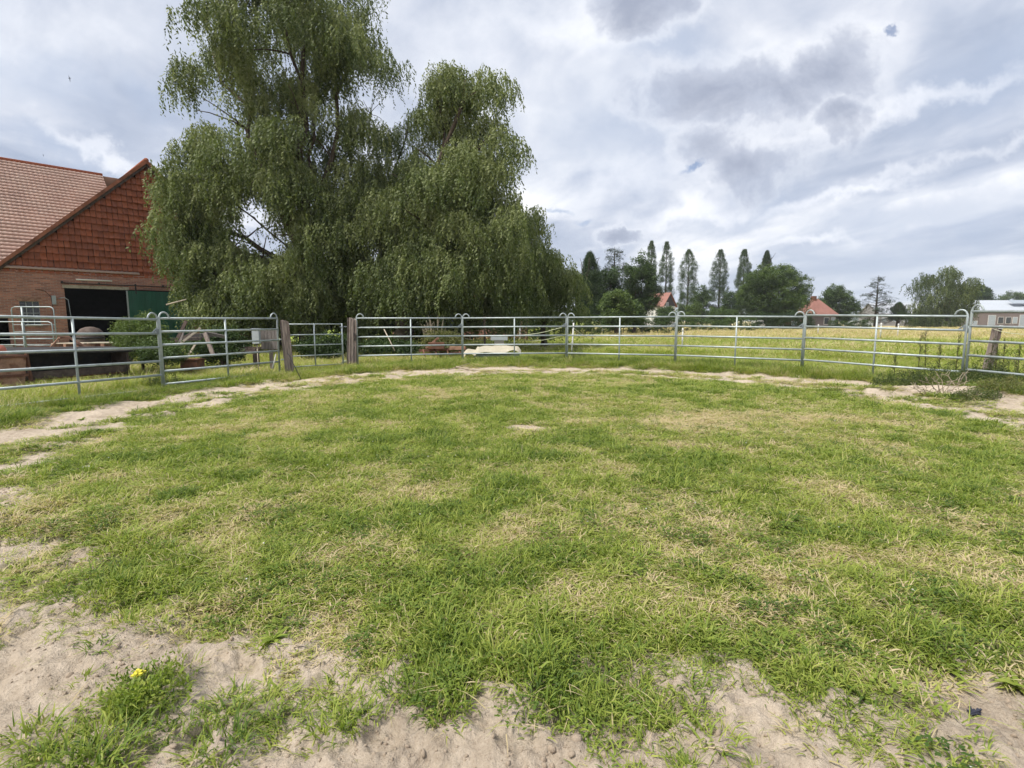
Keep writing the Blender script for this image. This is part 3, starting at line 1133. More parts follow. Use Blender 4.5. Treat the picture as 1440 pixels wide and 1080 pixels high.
pan((1366, 438.1, 539.6, 100.5), (1440, 438.2, 548, 109.7), 'rightmost steel panel, raised above its neighbour and cut by the frame', 'r')


# ------------------------------------------------------------------ wooden gate posts and walk gate
def sleeper(x, y, w_, d_, h, rz, tiltx, tilty, label, grooves, seed, name='gate_post'):
    r = random.Random(seed)
    t = empty(name, (x, y, g1(x, y) - .12), rz, label, 'post')
    t.rotation_euler = (tiltx, tilty, rz)
    m = MB()
    nx = 7
    prof = []
    for i in range(nx):
        prof.append((-w_ / 2 + w_ * i / (nx - 1), -d_ / 2 + (grooves * r.uniform(.3, 1) if i % 2 == 1 else r.uniform(0, .008))))
    for i in range(4):
        prof.append((w_ / 2 - r.uniform(0, .01), -d_ / 2 + d_ * (i + 1) / 4))
    for i in range(1, nx):
        prof.append((w_ / 2 - w_ * i / (nx - 1), d_ / 2 - (grooves * r.uniform(.2, .8) if i % 2 == 1 else 0)))
    prof.append((-w_ / 2, 0))
    n = len(prof)
    lv = 12
    vs, fs = [], []
    for k in range(lv + 1):
        z = h * k / lv
        tap = 1 - .05 * k / lv
        for i, (a, b) in enumerate(prof):
            zz = z
            if k == lv:
                zz = z - .05 * (a / w_ + .5) - (.05 if i % 2 else 0) * r.random() - (0.03 if abs(a) > w_ * .45 else 0)
                tap = .9
            vs.append((a * tap + r.uniform(-.004, .004), b * tap + r.uniform(-.004, .004), zz))
    for k in range(lv):
        for i in range(n):
            j = (i + 1) % n
            fs.append((k * n + i, k * n + j, (k + 1) * n + j, (k + 1) * n + i))
    fs.append(tuple(lv * n + i for i in range(n)))
    m.add(vs, fs)
    m.build('timber', MT['old_wood'], t)
    return t


lp = sleeper(-6.33, 14.95, .24, .17, 1.68, R(20), R(2), R(-3), 'weathered dark wooden post on the left side of the small gate', .022, 1)
rp = sleeper(-5.28, 17.3, .31, .22, 1.74, R(5), R(-1), R(2.2), 'grey wooden post with deep grooves on the right side of the small gate', .045, 2)
q = MB(); q.box(.085, .125, -.135, -.105, .98, 1.22); q.build('latch_plate', MT['black_metal'], rp)
q = MB()
q.tube([(-.155, -.02, 1.42), (-.26, -.02, 1.42)], .014, 6)
q.build('hinge', MT['galv'], rp)
q = MB()
q.tube([(-.155, -.02, .30), (-.26, -.02, .30)], .014, 6)
q.build('hinge', MT['galv'], rp)
for zz in (1.12, .55):
    q = MB(); q.tube([(-.16, 0, zz), (-.11, 0, zz)], .02, 6); q.tube([(-.19, 0, zz), (-.16, 0, zz)], .028, 6); q.build('bolt', MT['galv'], lp)

# walk gate
ga, gb = P(404, 456, 15.75), P(480.5, 455.8, 16.95)
gL = (Vector((gb.x, gb.y)) - Vector((ga.x, ga.y))).length
gz0 = P(404, 516.2, 15.75).z
gt = empty('walk_gate', (ga.x, ga.y, gz0), math.atan2(gb.y - ga.y, gb.x - ga.x),
           'low five-bar galvanised gate closed between the two wooden posts', 'gate')
gh = ga.z - gz0
for i in range(5):
    MB().tube([(.0, 0, gh * i / 4), (gL, 0, gh * i / 4 + .0)], .017, 8).build('rail', MT['galv'], gt)
for x, nm, rr_ in ((.0, 'end_post', .019), (gL, 'end_post', .026), (gL * .47, 'middle_post', .02)):
    MB().tube([(x, 0, -.02), (x, 0, gh + .02)], rr_, 8).build(nm, MT['galv'], gt)
for hz_ in (gh - .09, .05):
    q = MB(); q.tube([(gL - .08, -.03, hz_), (gL + .12, -.03, hz_)], .012, 6); q.build('hinge_pin', MT['galv_dark'], gt)

# grey boards and meter box behind the left gate post
bp = P(391, 463.5, 15.6)
bt = empty('board_sign', (P(366.5, 463, 15.6).x, 15.6, .25), 0, 'grey weathered board panel fixed beside the left gate post', 'board')
hb = bp.z - .25
wb = bp.x - P(366.5, 463, 15.6).x
for i in range(5):
    q = MB(); q.box(wb * i / 5 + .004, wb * (i + 1) / 5 - .004, -.015 + (i % 2) * .004, .015, P(380, 491, 15.6).z - .25, hb); q.build('board', MT['grey_board'], bt)
q = MB(); q.box(wb * .4, wb * .6, .016, .06, -.2, hb * .9); q.build('stake', MT['old_wood'], bt)
mt_ = P(355.5, 483, 15.4)
b2 = empty('meter_box', (P(361, 483, 15.4).x, 15.4, g1(mt_.x, 15.4)), 0, 'pale grey meter box on a thin stake left of the grey boards', 'box')
zt, zb_ = P(355, 462.5, 15.4).z - b2.location.z, P(355, 483, 15.4).z - b2.location.z
q = MB(); q.box(-.10, .10, -.06, .06, zb_, zt - .02); q.build('housing', MT['grey_plastic'], b2)
q = MB(); q.box(-.115, .115, -.075, .075, zt - .02, zt + .015); q.build('lid', MT['grey_plastic'], b2)
q = MB(); q.tube([(0, 0.02, -.2), (0, .02, zb_)], .015, 6); q.build('stake', MT['pale_wood'], b2)


def stick(name, a, b, r0, r1, matn, label, cat, group=None):
    a, b = Vector(a), Vector(b)
    m = MB()
    m.tube([(0, 0, 0), (b - a) * .5 + Vector((.005, 0, 0)), b - a], [r0, (r0 + r1) / 2, r1], 7)
    o = m.build(name, MT[matn], None, a)
    return tag(o, label, cat, group)


stick('leaning_rod', P(426, 539, 13.6), P(405, 497, 14.6), .012, .010, 'black_dark', 'thin black rod leaning against the left gate post', 'rod')
stick('strap', P(383, 518, 14.6), P(388, 498, 14.75), .02, .018, 'white_dirty', 'short pale strap hanging inside the fence by the left gate post', 'strap')
stick('leaning_pole', P(555, 493, 20.6), P(540, 463, 21.2), .022, .02, 'pale_wood', 'pale pole leaning in the shade beside the big willow trunk', 'pole')


# ------------------------------------------------------------------ brick barn (local x along the gable wall, local y away)
BA = R(90 - 43)
barn = empty('brick_barn', (-23, 27, 0), BA, 'long brick barn with tile-hung gable and open green sliding door', 'barn')
PK_T, PK_Z, EV_T, EV_Z = 4.25, 9.98, -2.145, 3.88
TAN = (PK_Z - EV_Z) / (PK_T - EV_T)
RT_T = 2 * PK_T - EV_T


def slab(name, x0, x1, y0, y1, z0, z1, matn, parent=barn):
    m = MB(); m.box(x0, x1, y0, y1, z0, z1)
    return m.build(name, MT[matn], parent)


BRW = MT['brick']
wl = MB()
# front wall pieces around the openings; x0, x1, z0, z1
for x0, x1, z0, z1 in ((-18, -3.4, -.3, 3.95), (-3.4, -1.92, 1.62, 3.95), (-3.4, -1.92, -.3, .35), (-1.92, -1.47, -.3, 3.95), (-1.47, -.74, 2.45, 3.95),
                       (-1.47, -.74, -.3, 1.30), (-.74, .27, -.3, 3.95), (.27, 5.7, 3.19, 3.95), (2.95, 2.951, 0, 0.01), (5.7, RT_T, -.3, 3.95)):
    wl.box(x0, x1, 0, .36, z0, z1)
wl.box(-18, -17.7, .36, 13, -.3, 3.95)
wl.box(RT_T - .36, RT_T, .36, 13, -.3, 3.95)
wl.box(-18, RT_T, 13, 13.3, -.3, 3.95)
wl.build('wall', BRW, barn)
slab('floor_slab', -17.7, RT_T - .4, .36, 13, -.1, .06, 'dark_wood')
slab('inner_partition', -17.6, RT_T - .4, 7.5, 7.6, .06, 3.9, 'black_dark')
slab('loft_floor', -17.6, RT_T - .4, .37, 12.9, 3.72, 3.9, 'dark_wood')
slab('step', -3.4, -1.9, -.5, -.01, -.1, .35, 'stone')
# gable back boarding
m = MB()
m.add([(EV_T + .05, .12, 3.95), (RT_T - .05, .12, 3.95), (PK_T, .12, PK_Z - .05), (EV_T + .05, .3, 3.95), (RT_T - .05, .3, 3.95), (PK_T, .3, PK_Z - .05)],
      [(0, 1, 2), (5, 4, 3), (0, 3, 4, 1), (1, 4, 5, 2), (2, 5, 3, 0)])
m.build('gable_boarding', MT['black_dark'], barn)


# hung tiles of the gable, one by one
def tile_mesh(w_, h_, arch=.028, matn='hung_tile'):
    m = MB()
    n = 5
    vs = []
    for k, z in ((0, 0), (1, h_)):
        for i in range(n):
            u = i / (n - 1)
            bow = arch * math.sin(math.pi * u)
            kick = -.115 if k == 0 else 0
            drop = -.012 * math.sin(math.pi * u) if k == 0 else 0
            vs.append((w_ * (u - .5), kick - bow * (.6 if k else 1), z + drop))
    for i in range(n):
        u = i / (n - 1)
        vs.append((w_ * (u - .5), -.03, -.004))
    fs = [(i, i + 1, n + i + 1, n + i) for i in range(n - 1)] + [(2 * n + i, 2 * n + i + 1, i + 1, i) for i in range(n - 1)]
    m.add(vs, fs)
    me = bpy.data.meshes.new('tile')
    me.from_pydata(m.v, [], m.f)
    me.materials.append(MT[matn])
    me.update()
    return me


TH, TW = .335, .235
tm = tile_mesh(TW - .012, TH + .03)
tmo = tile_mesh(TW - .012, TH + .03, .02, 'hung_tile_orange')
slots = []
row = 0
z = 3.86
while z + TH < PK_Z:
    half = (PK_Z + .12 - (z + TH * .6)) / TAN
    if half > 0:
        k0 = math.ceil((PK_T - half - EV_T) / TW)
        k1 = math.floor((PK_T + half - EV_T) / TW)
        for k in range(k0, k1):
            slots.append((EV_T + (k + .5) * TW + (.5 * TW if row % 2 else 0) * 0, z, row))
    z += TH
    row += 1
rt = random.Random(4)
slots.sort(key=lambda s: s[0])
for i, (x, z, rw) in enumerate(slots):
    M = Matrix.Translation((x + rt.uniform(-.008, .008), .10 + rt.uniform(-.012, .012), z + rt.uniform(-.012, .012))) @ \
        Matrix.Rotation(rt.uniform(-.03, .03), 4, 'Y') @ Matrix.Rotation(rt.uniform(-.03, .03), 4, 'Z')
    me = tmo if (rw == 0 or rt.random() < .07) else tm
    if i < 300:
        share('tile', me, barn, M)
    else:
        if i == 300:
            rest = MB()
        for f in me.polygons:
            pass
        vs = [M @ v.co for v in me.vertices]
        rest.add(vs, [tuple(f.vertices) for f in me.polygons])
rest.build('tile_hanging', MT['hung_tile'], barn, kind='stuff')

# verge boards, roofs
sl = math.hypot(1, TAN)
for s in (-1, 1):
    m = MB()
    a = Vector((PK_T, -.12, PK_Z + .16)); b = Vector((PK_T + s * (PK_T - EV_T + .75), -.12, PK_Z + .16 - TAN * (PK_T - EV_T + .75)))
    m.beam(a, b, .24, .15)
    m.build('verge_board', MT['verge'], barn)
    m = MB()
    a2, b2_ = a + Vector((0, .02, -.16)), b + Vector((0, .02, -.16))
    m.beam(a2, b2_, .05, .16)
    m.build('barge_board', MT['dark_wood'], barn)


def pantile_plane(o, ux, up, nrow, ncol, tw, th, matn, name, parent):
    """o origin at lower left, ux unit along the eave, up unit up the slope"""
    o, ux, up = Vector(o), Vector(ux), Vector(up)
    nn = ux.cross(up).normalized()
    if nn.z < 0: nn = -nn
    sx = np.arange(ncol * 4 + 1) / 4.0
    wave = .009 * np.sin(2 * np.pi * sx) + .005 * np.sin(4 * np.pi * sx)
    V_, F = [], []
    O, UX, UP, NN = (np.array(q) for q in (o, ux, up, nn))
    n = len(sx)
    r = np.random.default_rng(9)
    for i in range(nrow):
        jit = r.normal(0, .004, n)
        base = len(V_)
        for (a, hh) in ((i * th - .03, .085), ((i + 1) * th, .012)):
            for k in range(n):
                V_.append(O + UX * sx[k] * tw + UP * (a + (jit[k] if hh > .05 else 0)) + NN * (hh + wave[k]))
        for k in range(n):
            V_.append(O + UX * sx[k] * tw + UP * (i * th - .03) + NN * (.02 + wave[k]))
        for k in range(n - 1):
            F.append((base + k, base + k + 1, base + n + k + 1, base + n + k))
            F.append((base + 2 * n + k, base + 2 * n + k + 1, base + k + 1, base + k))
    me = npmesh(name, np.array(V_), np.array(F), MT[matn])
    ob = share(name, me, parent)
    ob['kind'] = 'stuff'
    return ob


# main roof: front slope, left of and behind the gable
RW, RZ = 7.1, 10.57
mz0 = 3.62
mTAN = (RZ - mz0) / (RW + .45)
ml = math.hypot(RW + .45, RZ - mz0)
upv = Vector((0, (RW + .45) / ml, (RZ - mz0) / ml))
nr_ = int(ml / .30) + 1
# eaves part (left of the gable wall) and upper part (runs on to the ridge end)
pantile_plane((-18.3, -.45, mz0), (1, 0, 0), upv, nr_, int(16.1 / .2), .2, ml / nr_, 'roof_tile', 'roof_tiles', barn)
pantile_plane((-2.2, -.45 + upv.y * ml * 2 / nr_, mz0 + upv.z * ml * 2 / nr_), (1, 0, 0), upv, nr_ - 2, 28, .205, ml / nr_, 'roof_tile', 'roof_tiles', barn)
m = MB()
m.tube([(-18.3, RW, RZ + .02), (3.55, RW, RZ + .02)], .11, 8)
m.build('ridge_tiles', MT['hung_tile'], barn)
m = MB()
m.add([(-18.3, RW + .0, RZ - .03), (RT_T, RW, RZ - .03), (RT_T, 13.6, 3.6), (-18.3, 13.6, 3.6)], [(0, 1, 2, 3)])
m.add([(-18.3, -.4, mz0 - .05), (-2.3, -.4, mz0 - .05), (-2.3, RW, RZ - .06), (-18.3, RW, RZ - .06)], [(0, 1, 2, 3)])
m.add([(-18.0, .1, 3.9), (-18.0, 13.2, 3.9), (-18.0, RW, RZ - .1)], [(0, 1, 2)])
m.build('roof_underlay', MT['roof_tile'], barn)
slab('eaves_board', -18.3, -2.25, -.44, -.39, mz0 - .16, mz0 - .02, 'white_dirty')
slab('eaves_soffit', -18.3, -2.26, -.389, -.003, mz0 - .15, mz0 - .11, 'dark_wood')
# wing roof over the gable
for s in (-1, 1):
    ux = Vector((0, -s, 0))
    ln = math.hypot(PK_T - EV_T + .6, TAN * (PK_T - EV_T + .6))
    up2 = Vector((-s * (PK_T - EV_T + .6) / ln, 0, TAN * (PK_T - EV_T + .6) / ln))
    ox = PK_T + s * (PK_T - EV_T + .6)
    oy = -.05 if s == -1 else 7.3
    pantile_plane((ox, oy, PK_Z + .03 - TAN * (PK_T - EV_T + .6)), ux, up2, int(ln / .3), 36, .204, ln / int(ln / .3), 'roof_tile', 'roof_tiles', barn)
m = MB(); m.tube([(PK_T, -.2, PK_Z + .22), (PK_T, 7.3, PK_Z + .22)], .12, 8); m.build('ridge_tiles', MT['hung_tile'], barn)

# door, track, lamp, window
slab('door_head', .2, 3.0, -.03, -.002, 3.16, 3.32, 'pale_wood')
dr = slab('sliding_door', 2.9, 5.9, -.16, -.10, .05, 3.12, 'green_paint')
for i in range(14):
    slab('door_board', 2.9 + i * 3 / 14 + .006, 2.9 + (i + 1) * 3 / 14 - .006, -.175 - (i % 2) * .004, -.161, .06, 3.10, 'green_paint', dr)
slab('door_edge', 2.84, 2.899, -.17, -.09, .05, 3.12, 'window_bar', dr)
m = MB(); m.tube([(.15, -.14, 3.40), (6.0, -.14, 3.40)], .03, 6)
for x in (.2, 1.7, 3.3, 4.6, 5.8):
    m.box(x - .03, x + .03, -.14, 0, 3.38, 3.5)
m.box(3.25, 3.31, -.18, -.12, 2.95, 3.42)
m.build('door_track', MT['black_metal'], barn)
m = MB(); m.tube([(.75, -.20, 3.60), (2.25, -.20, 3.60)], .035, 8)
m.box(.9, .94, -.2, 0, 3.6, 3.64); m.box(2.06, 2.1, -.2, 0, 3.6, 3.64)
m.build('tube_lamp', MT['lamp_white'], barn)
wn = empty('window', (0, 0, 0)); wn.parent = barn
wx0, wx1, wz0, wz1 = -1.47, -.74, 1.30, 2.45
slab('pane', wx0, wx1, .16, .17, wz0, wz1, 'glass', wn)
m = MB()
for i in range(4):
    x = wx0 + (wx1 - wx0) * i / 3
    m.box(x - .014, x + .014, .12, .155, wz0, wz1)
for i in range(5):
    z = wz0 + (wz1 - wz0) * i / 4
    m.box(wx0, wx1, .115, .158, z - .014, z + .014)
m.build('frame', MT['window_bar'], wn)
rb = random.Random(2)
lint = []
for i in range(12):
    x = wx0 - .08 + i * .075
    o = slab('brick', x + .004, x + .071, -.012 - rb.uniform(0, .006), .05, 2.452, 2.66, 'rust_pale', barn)
slab('window_sill', wx0 - .05, wx1 + .05, -.06, .1, wz0 - .07, wz0 - .002, 'stone')
m = MB()
m.box(-.26, -.10, -.12, -.002, 2.32, 2.75)
m.build('fuse_box', MT['grey_plastic'], barn)
m = MB(); m.tube([(-.85, -.03, 3.05), (-.5, -.03, 2.98), (-.28, -.03, 2.7), (-.25, -.03, 2.3), (-.25, -.03, 1.2)], .012, 6); m.build('cable', MT['black_dark'], barn)
m = MB(); m.tube([(.02, -.02, 2.62), (.2, -.25, 2.68), (.35, -.28, 2.55)], .018, 6); m.tube([(.35, -.28, 2.55), (.42, -.28, 1.2)], .012, 6); m.build('hanging_hose', MT['grey_plastic'], barn)


# ------------------------------------------------------------------ yard clutter behind the left fence
def bar_thing(name, label, cat, matn, items, group=None, loc=(0, 0, 0), rz=0, part='bar'):
    t = empty(name, loc, rz, label, cat, group)
    return t


# two spare panels standing by the barn
def spare(px0, px1, ytop, Y, nrail, label, posts, drop=1.9, round_=True):
    a, b = P(px0, ytop, Y), P(px1, ytop, Y)
    z0 = a.z - drop
    t = empty('spare_steel_fence', (a.x, Y, z0), 0, label, 'fence panel', 'spare steel panels stored by the barn wall')
    L = b.x - a.x
    r_ = .14
    pts = [(0, 0, 0), (0, 0, drop - r_), (.03, 0, drop - .05), (r_, 0, drop), (L - r_, 0, drop), (L - .03, 0, drop - .05), (L, 0, drop - r_), (L, 0, 0)]
    MB().tube(pts, .022, 8).build('frame', MT['galv'], t)
    for i in range(nrail):
        z = (drop - .38) * (1 - i / nrail) - .06
        MB().tube([(0, 0, z), (L, 0, z)], .016, 6).build('rail', MT['galv'], t)
    for x, w_ in posts:
        MB().tube([(x, -.03, 0), (x, -.03, drop - .02)], w_, 8).build('middle_post', MT['galv'], t)
    return t


spare(15.5, 75, 431.5, 21.5, 6, 'spare steel panel with rounded corners standing before the barn window', [(.45, .035)], 2.05)
spare(-60, 73, 452.5, 20.6, 5, 'low spare steel panel reaching out of the frame at far left', [(1.0, .03), (2.55, .03)], 1.5)

# rusty trough / loader bucket
ta, tb = Vector((-11.75, 12.35)), Vector((-10.85, 14.75))
tl = (tb - ta).length
th_ = math.atan2(tb.y - ta.y, tb.x - ta.x)
tr_ = empty('rusty_trough', (ta.x, ta.y, g1(ta.x, ta.y)), th_, 'rusty steel feed trough with black lid behind the leftmost panel', 'trough')
m = MB(); m.box(0, tl, .55, .6, .12, .80); m.build('back_plate', MT['black_metal'], tr_)
m = MB(); m.add([(-.1, -.12, .80), (tl + .25, -.12, .72), (tl + .2, .75, .82), (-.1, .75, .92), (-.1, -.12, .84), (tl + .25, -.12, .76), (tl + .2, .75, .86), (-.1, .75, .96)],
                [(3, 2, 1, 0), (4, 5, 6, 7), (0, 1, 5, 4), (1, 2, 6, 5), (2, 3, 7, 6), (3, 0, 4, 7)]); m.build('lid', MT['black_metal'], tr_)
m = MB(); m.box(0.02, tl - .02, -.0, .56, .14, .17); m.build('floor_plate', MT['rust'], tr_)
m = MB(); m.box(.02, tl - .02, -.06, -.0, .18, .36); m.box(.02, tl - .02, -.055, -.005, .40, .44); m.build('front_beam', MT['dark_wood'], tr_)
for x in (0, tl):
    m = MB(); m.add([(x - .03, -.1, .0), (x - .03, .62, .0), (x - .03, .62, .82), (x - .03, -.1, .74), (x + .03, -.1, .0), (x + .03, .62, .0), (x + .03, .62, .82), (x + .03, -.1, .74)],
                    [(3, 2, 1, 0), (4, 5, 6, 7), (0, 1, 5, 4), (1, 2, 6, 5), (2, 3, 7, 6), (3, 0, 4, 7)]); m.build('end_plate', MT['dark_wood'], tr_)
for x in (.35, 1.2, 2.05):
    m = MB(); m.beam((x, -.02, 0), (x, -.02, .16), .05, .05); m.build('foot', MT['rust'], tr_)

dc = P(8, 512, 12.15)
dm = empty('rusty_drum', (dc.x, dc.y, g1(dc.x, dc.y)), th_, 'rust brown machine housing with faded red rounded cap, far left edge', 'machine')
m = MB(); m.add([(-.32, -.22, .02), (.20, -.22, .0), (.30, -.22, .80), (-.34, -.22, .86), (-.30, .30, .02), (.18, .30, .0), (.28, .30, .80), (-.32, .30, .86)],
                [(0, 1, 2, 3), (7, 6, 5, 4), (0, 4, 5, 1), (1, 5, 6, 2), (2, 6, 7, 3), (3, 7, 4, 0)]); m.build('housing', MT['rust_pale'], dm)
m = MB()
m.tube([(-.44, .04, .86), (-.02, .04, .84)], [.20, .20], 16); m.build('rounded_cap', MT['faded_red'], dm)
m = MB(); m.beam((.36, -.2, 0), (.33, -.16, .86), .07, .05); m.build('upright', MT['rust'], dm)
m = MB(); m.box(-.36, .30, -.245, -.222, .3, .36); m.box(-.36, .30, -.245, -.222, .74, .80); m.build('strap', MT['rust'], dm)

vb = empty('rusty_hay_rake', (P(95, 490, 14.6).x, 14.6, .6), 0, 'rusty angled bars of an old implement on top of the trough lid', 'implement')
v0 = vb.location
for a, b, wd in (((70, 490), (84, 475), .05), ((84, 475), (98, 474), .05), ((96, 474), (122, 489), .06), ((82, 480), (96, 480), .05), ((104, 482), (116, 488), .04)):
    m = MB(); m.beam(P(a[0], a[1], 14.5) - v0, P(b[0], b[1], 14.7) - v0, wd, wd); m.build('bar', MT['rust_pale'], vb)

bc = P(129, 490, 19.5)
bo = empty('old_boiler', (bc.x, bc.y, g1(bc.x, bc.y)), .3, 'rusty round topped boiler standing before the open barn door', 'boiler')
m = MB(); m.lathe([(0, 1.38), (.12, 1.37), (.28, 1.30), (.38, 1.19), (.42, 1.06), (.42, .45), (.36, .42), (0, .42)], 20); m.build('drum', MT['dark_wood'], bo)
for k in range(3):
    t = 2.1 * k; m = MB(); m.tube([(.32 * math.cos(t), .32 * math.sin(t), .45), (.36 * math.cos(t), .36 * math.sin(t), 0)], .025, 6); m.build('leg', MT['rust'], bo)
m = MB(); m.lathe([(.425, .95), (.435, .95), (.435, 1.0), (.425, 1.0)], 20); m.build('hoop', MT['black_metal'], bo)

for n_, (px, py, Y, rz, lb) in enumerate(((152, 484, 18.0, .25, 'pale slatted pallet lying right of the rusty boiler'),
                                         (108, 484, 17.6, -.2, 'weathered pallet half hidden by the trough lid'))):
    q0 = P(px, py, Y)
    pt = empty('pallet', (q0.x, q0.y, g1(q0.x, q0.y) + .25), rz, lb, 'pallet')
    for lev, z in enumerate((.42, .60)):
        for i in range(5):
            m = MB(); m.box(-.55, .55, -.4 + i * .18, -.28 + i * .18, z, z + .022); m.build('slat', MT['cream' if lev and not n_ else 'pale_wood'], pt)
    for i in range(3):
        m = MB(); m.box(-.55 + i * .5, -.45 + i * .5, -.4, .44, .443, .598); m.build('block', MT['rust_pale'], pt)
    m = MB()
    for xx in (-.5, .5):
        for yy in (-.35, .38):
            m.box(xx - .05, xx + .05, yy - .05, yy + .05, -.35, .418)
    m.build('support', MT['dark_wood'], pt)

# heap of old boards and posts, left of the gate
pl = [((240, 496), (262, 451), 15.5, .09, 'dark_wood'), ((250, 494), (258, 462), 15.6, .10, 'grey_board'), ((233, 492), (270, 468), 15.8, .09, 'old_wood'),
      ((245, 490), (282, 461), 15.3, .06, 'pale_wood'), ((262, 505), (276, 482), 15.0, .05, 'pale_wood'), ((300, 500), (288, 468), 15.8, .13, 'old_wood'),
      ((232, 478), (284, 476), 16.2, .10, 'old_wood'), ((286, 468), (318, 474), 16.1, .10, 'grey_board'), ((262, 474), (305, 470), 16.4, .14, 'grey_board')]
lab = ['dark board leaning steeply against the heap behind the fence post', 'grey board leaning beside the dark steep one',
       'pale board lying slanted at the left of the timber heap', 'long thin pale pole slanting up over the timber heap',
       'short pale stick leaning at the front of the timber heap', 'wide grey plank leaning at the right of the timber heap',
       'old beam lying level across the timber heap', 'grey board sticking out to the right of the timber heap',
       'broad grey board lying on top of the timber heap']
for (a, b, Y, wd, mn), lb in zip(pl, lab):
    A_, B_ = P(a[0], a[1], Y), P(b[0], b[1], Y + .25)
    m = MB(); m.beam((0, 0, 0), B_ - A_, wd, .035, (0, 1, .2))
    tag(m.build('old_board', MT[mn], None, A_), lb, 'board', 'old boards in the timber heap')
rc = P(270, 500, 15.9)
m = MB(); m.box(-.25, .25, -.2, .2, 0, .42); m.box(-.27, .27, -.22, .22, .42, .45)
tag(m.build('rusty_crate', MT['rust'], None, (rc.x, rc.y, g1(rc.x, rc.y))), 'rust red box in the weeds under the timber heap', 'box')
m = MB()
sc_ = P(305, 506, 15.6)
for i in range(4):
    m.box(-.6, .6, -.15 + i * .14, -.03 + i * .14, .55 + i * .05, .60 + i * .05)
m.box(-.55, -.48, 0, .3, -.1, .7); m.box(.48, .55, 0, .3, -.1, .7)
tag(m.build('old_bench', MT['dark_wood'], None, (sc_.x, sc_.y + 1.2, g1(sc_.x, sc_.y))), 'dark broken bench behind the timber heap under the willow', 'bench')
stick('pole', P(234, 428.5, 20.5), P(262, 421, 20.5), .03, .025, 'pale_wood', 'pale pole poking out of the willow in front of the green door', 'pole')

# middle: cream slab, rusty plough, sapling stake
ca = P(690, 505, 19.6)
cs = empty('covered_tub', (ca.x, ca.y, g1(ca.x, ca.y)), 0.03, 'long low blue grey tank with a cream cover lying behind the fence', 'tank')
x0, x1 = P(652, 490, 19.6).x - ca.x, P(729, 490, 19.6).x - ca.x
zc_, zt_ = P(690, 499, 19.6).z - cs.location.z, P(690, 489, 19.6).z - cs.location.z
m = MB()
for (a, b, c, d_) in ((x0 + .35, x1 + .05, -.05, .4),):
    m.add([(a + .1, c + .08, .0), (b - .15, c + .08, .0), (b, c, zc_), (a, c, zc_), (a + .1, d_ + .5, .0), (b - .15, d_ + .5, .0), (b, d_ + .6, zc_), (a, d_ + .6, zc_)],
          [(0, 1, 2, 3), (7, 6, 5, 4), (0, 4, 5, 1), (1, 5, 6, 2), (2, 6, 7, 3), (3, 7, 4, 0)])
m.build('tub', MT['blue_grey'], cs)
gx, gy = 26, 7
vs, fs = [], []
for j in range(gy):
    for i in range(gx):
        u, v = i / (gx - 1), j / (gy - 1)
        X_ = x0 + (x1 - x0 + .1) * u
        step = zt_ if u > .2 else zt_ - .13
        zz = step + .03 * math.sin(9 * u + 3 * v) + .02 * math.sin(23 * u + 7 * v) + .05 * v
        if j in (0, gy - 1): zz = max(zc_ - .02, zz - .16 + .04 * math.sin(17 * u))
        if i in (0, gx - 1): zz -= .1
        vs.append((X_, -.1 + .95 * v, zz))
for j in range(gy - 1):
    for i in range(gx - 1):
        k = j * gx + i
        fs.append((k, k + 1, k + gx + 1, k + gx))
MB().add(vs, fs, True).build('cover', MT['cream'], cs)

pa = P(612, 505, 20.0)
pg = empty('rusty_plough', (pa.x, pa.y, g1(pa.x, pa.y)), .1, 'rusty old plough standing in the weeds left of the cream cover', 'plough')
for a, b, w_ in (((-.6, 0, .35), (1.2, .1, .42), .09), ((-.5, .3, .2), (1.1, .35, .25), .08), ((-.35, 0, .45), (.15, .05, .85), .07)):
    m = MB(); m.beam(a, b, w_, w_); m.build('beam', MT['rust_pale' if w_ == .07 else 'rust'], pg)
for i in range(4):
    x = -.45 + .45 * i
    m = MB(); m.tube([(x, 0, .4), (x + .05, -.12, .22), (x + .16, -.2, .02)], [.03, .035, .02], 6); m.build('tine', MT['rust'], pg)
m = MB(); m.box(-.25, .35, -.14, .28, .42, .66); m.build('gear_box', MT['rust'], pg)
m = MB(); m.box(.55, 1.15, -.1, .2, .38, .50); m.build('plate', MT['rust_pale'], pg)
stick('sapling', (P(682, 490, 22.5).x, 22.5, 0), P(681, 445, 22.5), .05, .04, 'bark', 'thin dark sapling stem behind the cream cover', 'sapling')
wt = P(702, 482, 22.0)
m = MB(); m.box(-.35, .35, -.2, .2, .02, .22)
tag(m.build('water_trough', MT['grey_plastic'], None, (wt.x, wt.y, P(702, 479, 22).z)), 'small pale grey basin on a block beyond the cream cover', 'basin')
m = MB(); m.box(-.2, .2, -.15, .15, -.55, .018)
tag(m.build('stone_block', MT['stone'], None, (wt.x, wt.y, P(702, 479, 22).z)), 'stone block carrying the pale grey basin', 'block')
m = MB(); m.lathe([(0, 0), (.14, 0), (.17, .35), (.15, .36), (0, .30)], 14)
bl = P(634, 457, 24)
tag(m.build('blue_bucket', MT['blue_grey'], None, (bl.x, 24, bl.z - .15)), 'blue grey bucket hung in the shade behind the pen', 'bucket')
stick('fallen_stick', P(600 + 30, 520, 15.9), P(660, 511, 16.6), .014, .01, 'twig', 'bare forked stick lying in the grass below the fence', 'stick')
stick('fallen_board', P(642, 516, 16.2), P(672, 522, 15.5), .03, .025, 'twig', 'short brown stick lying on the sand edge below the fence', 'stick')


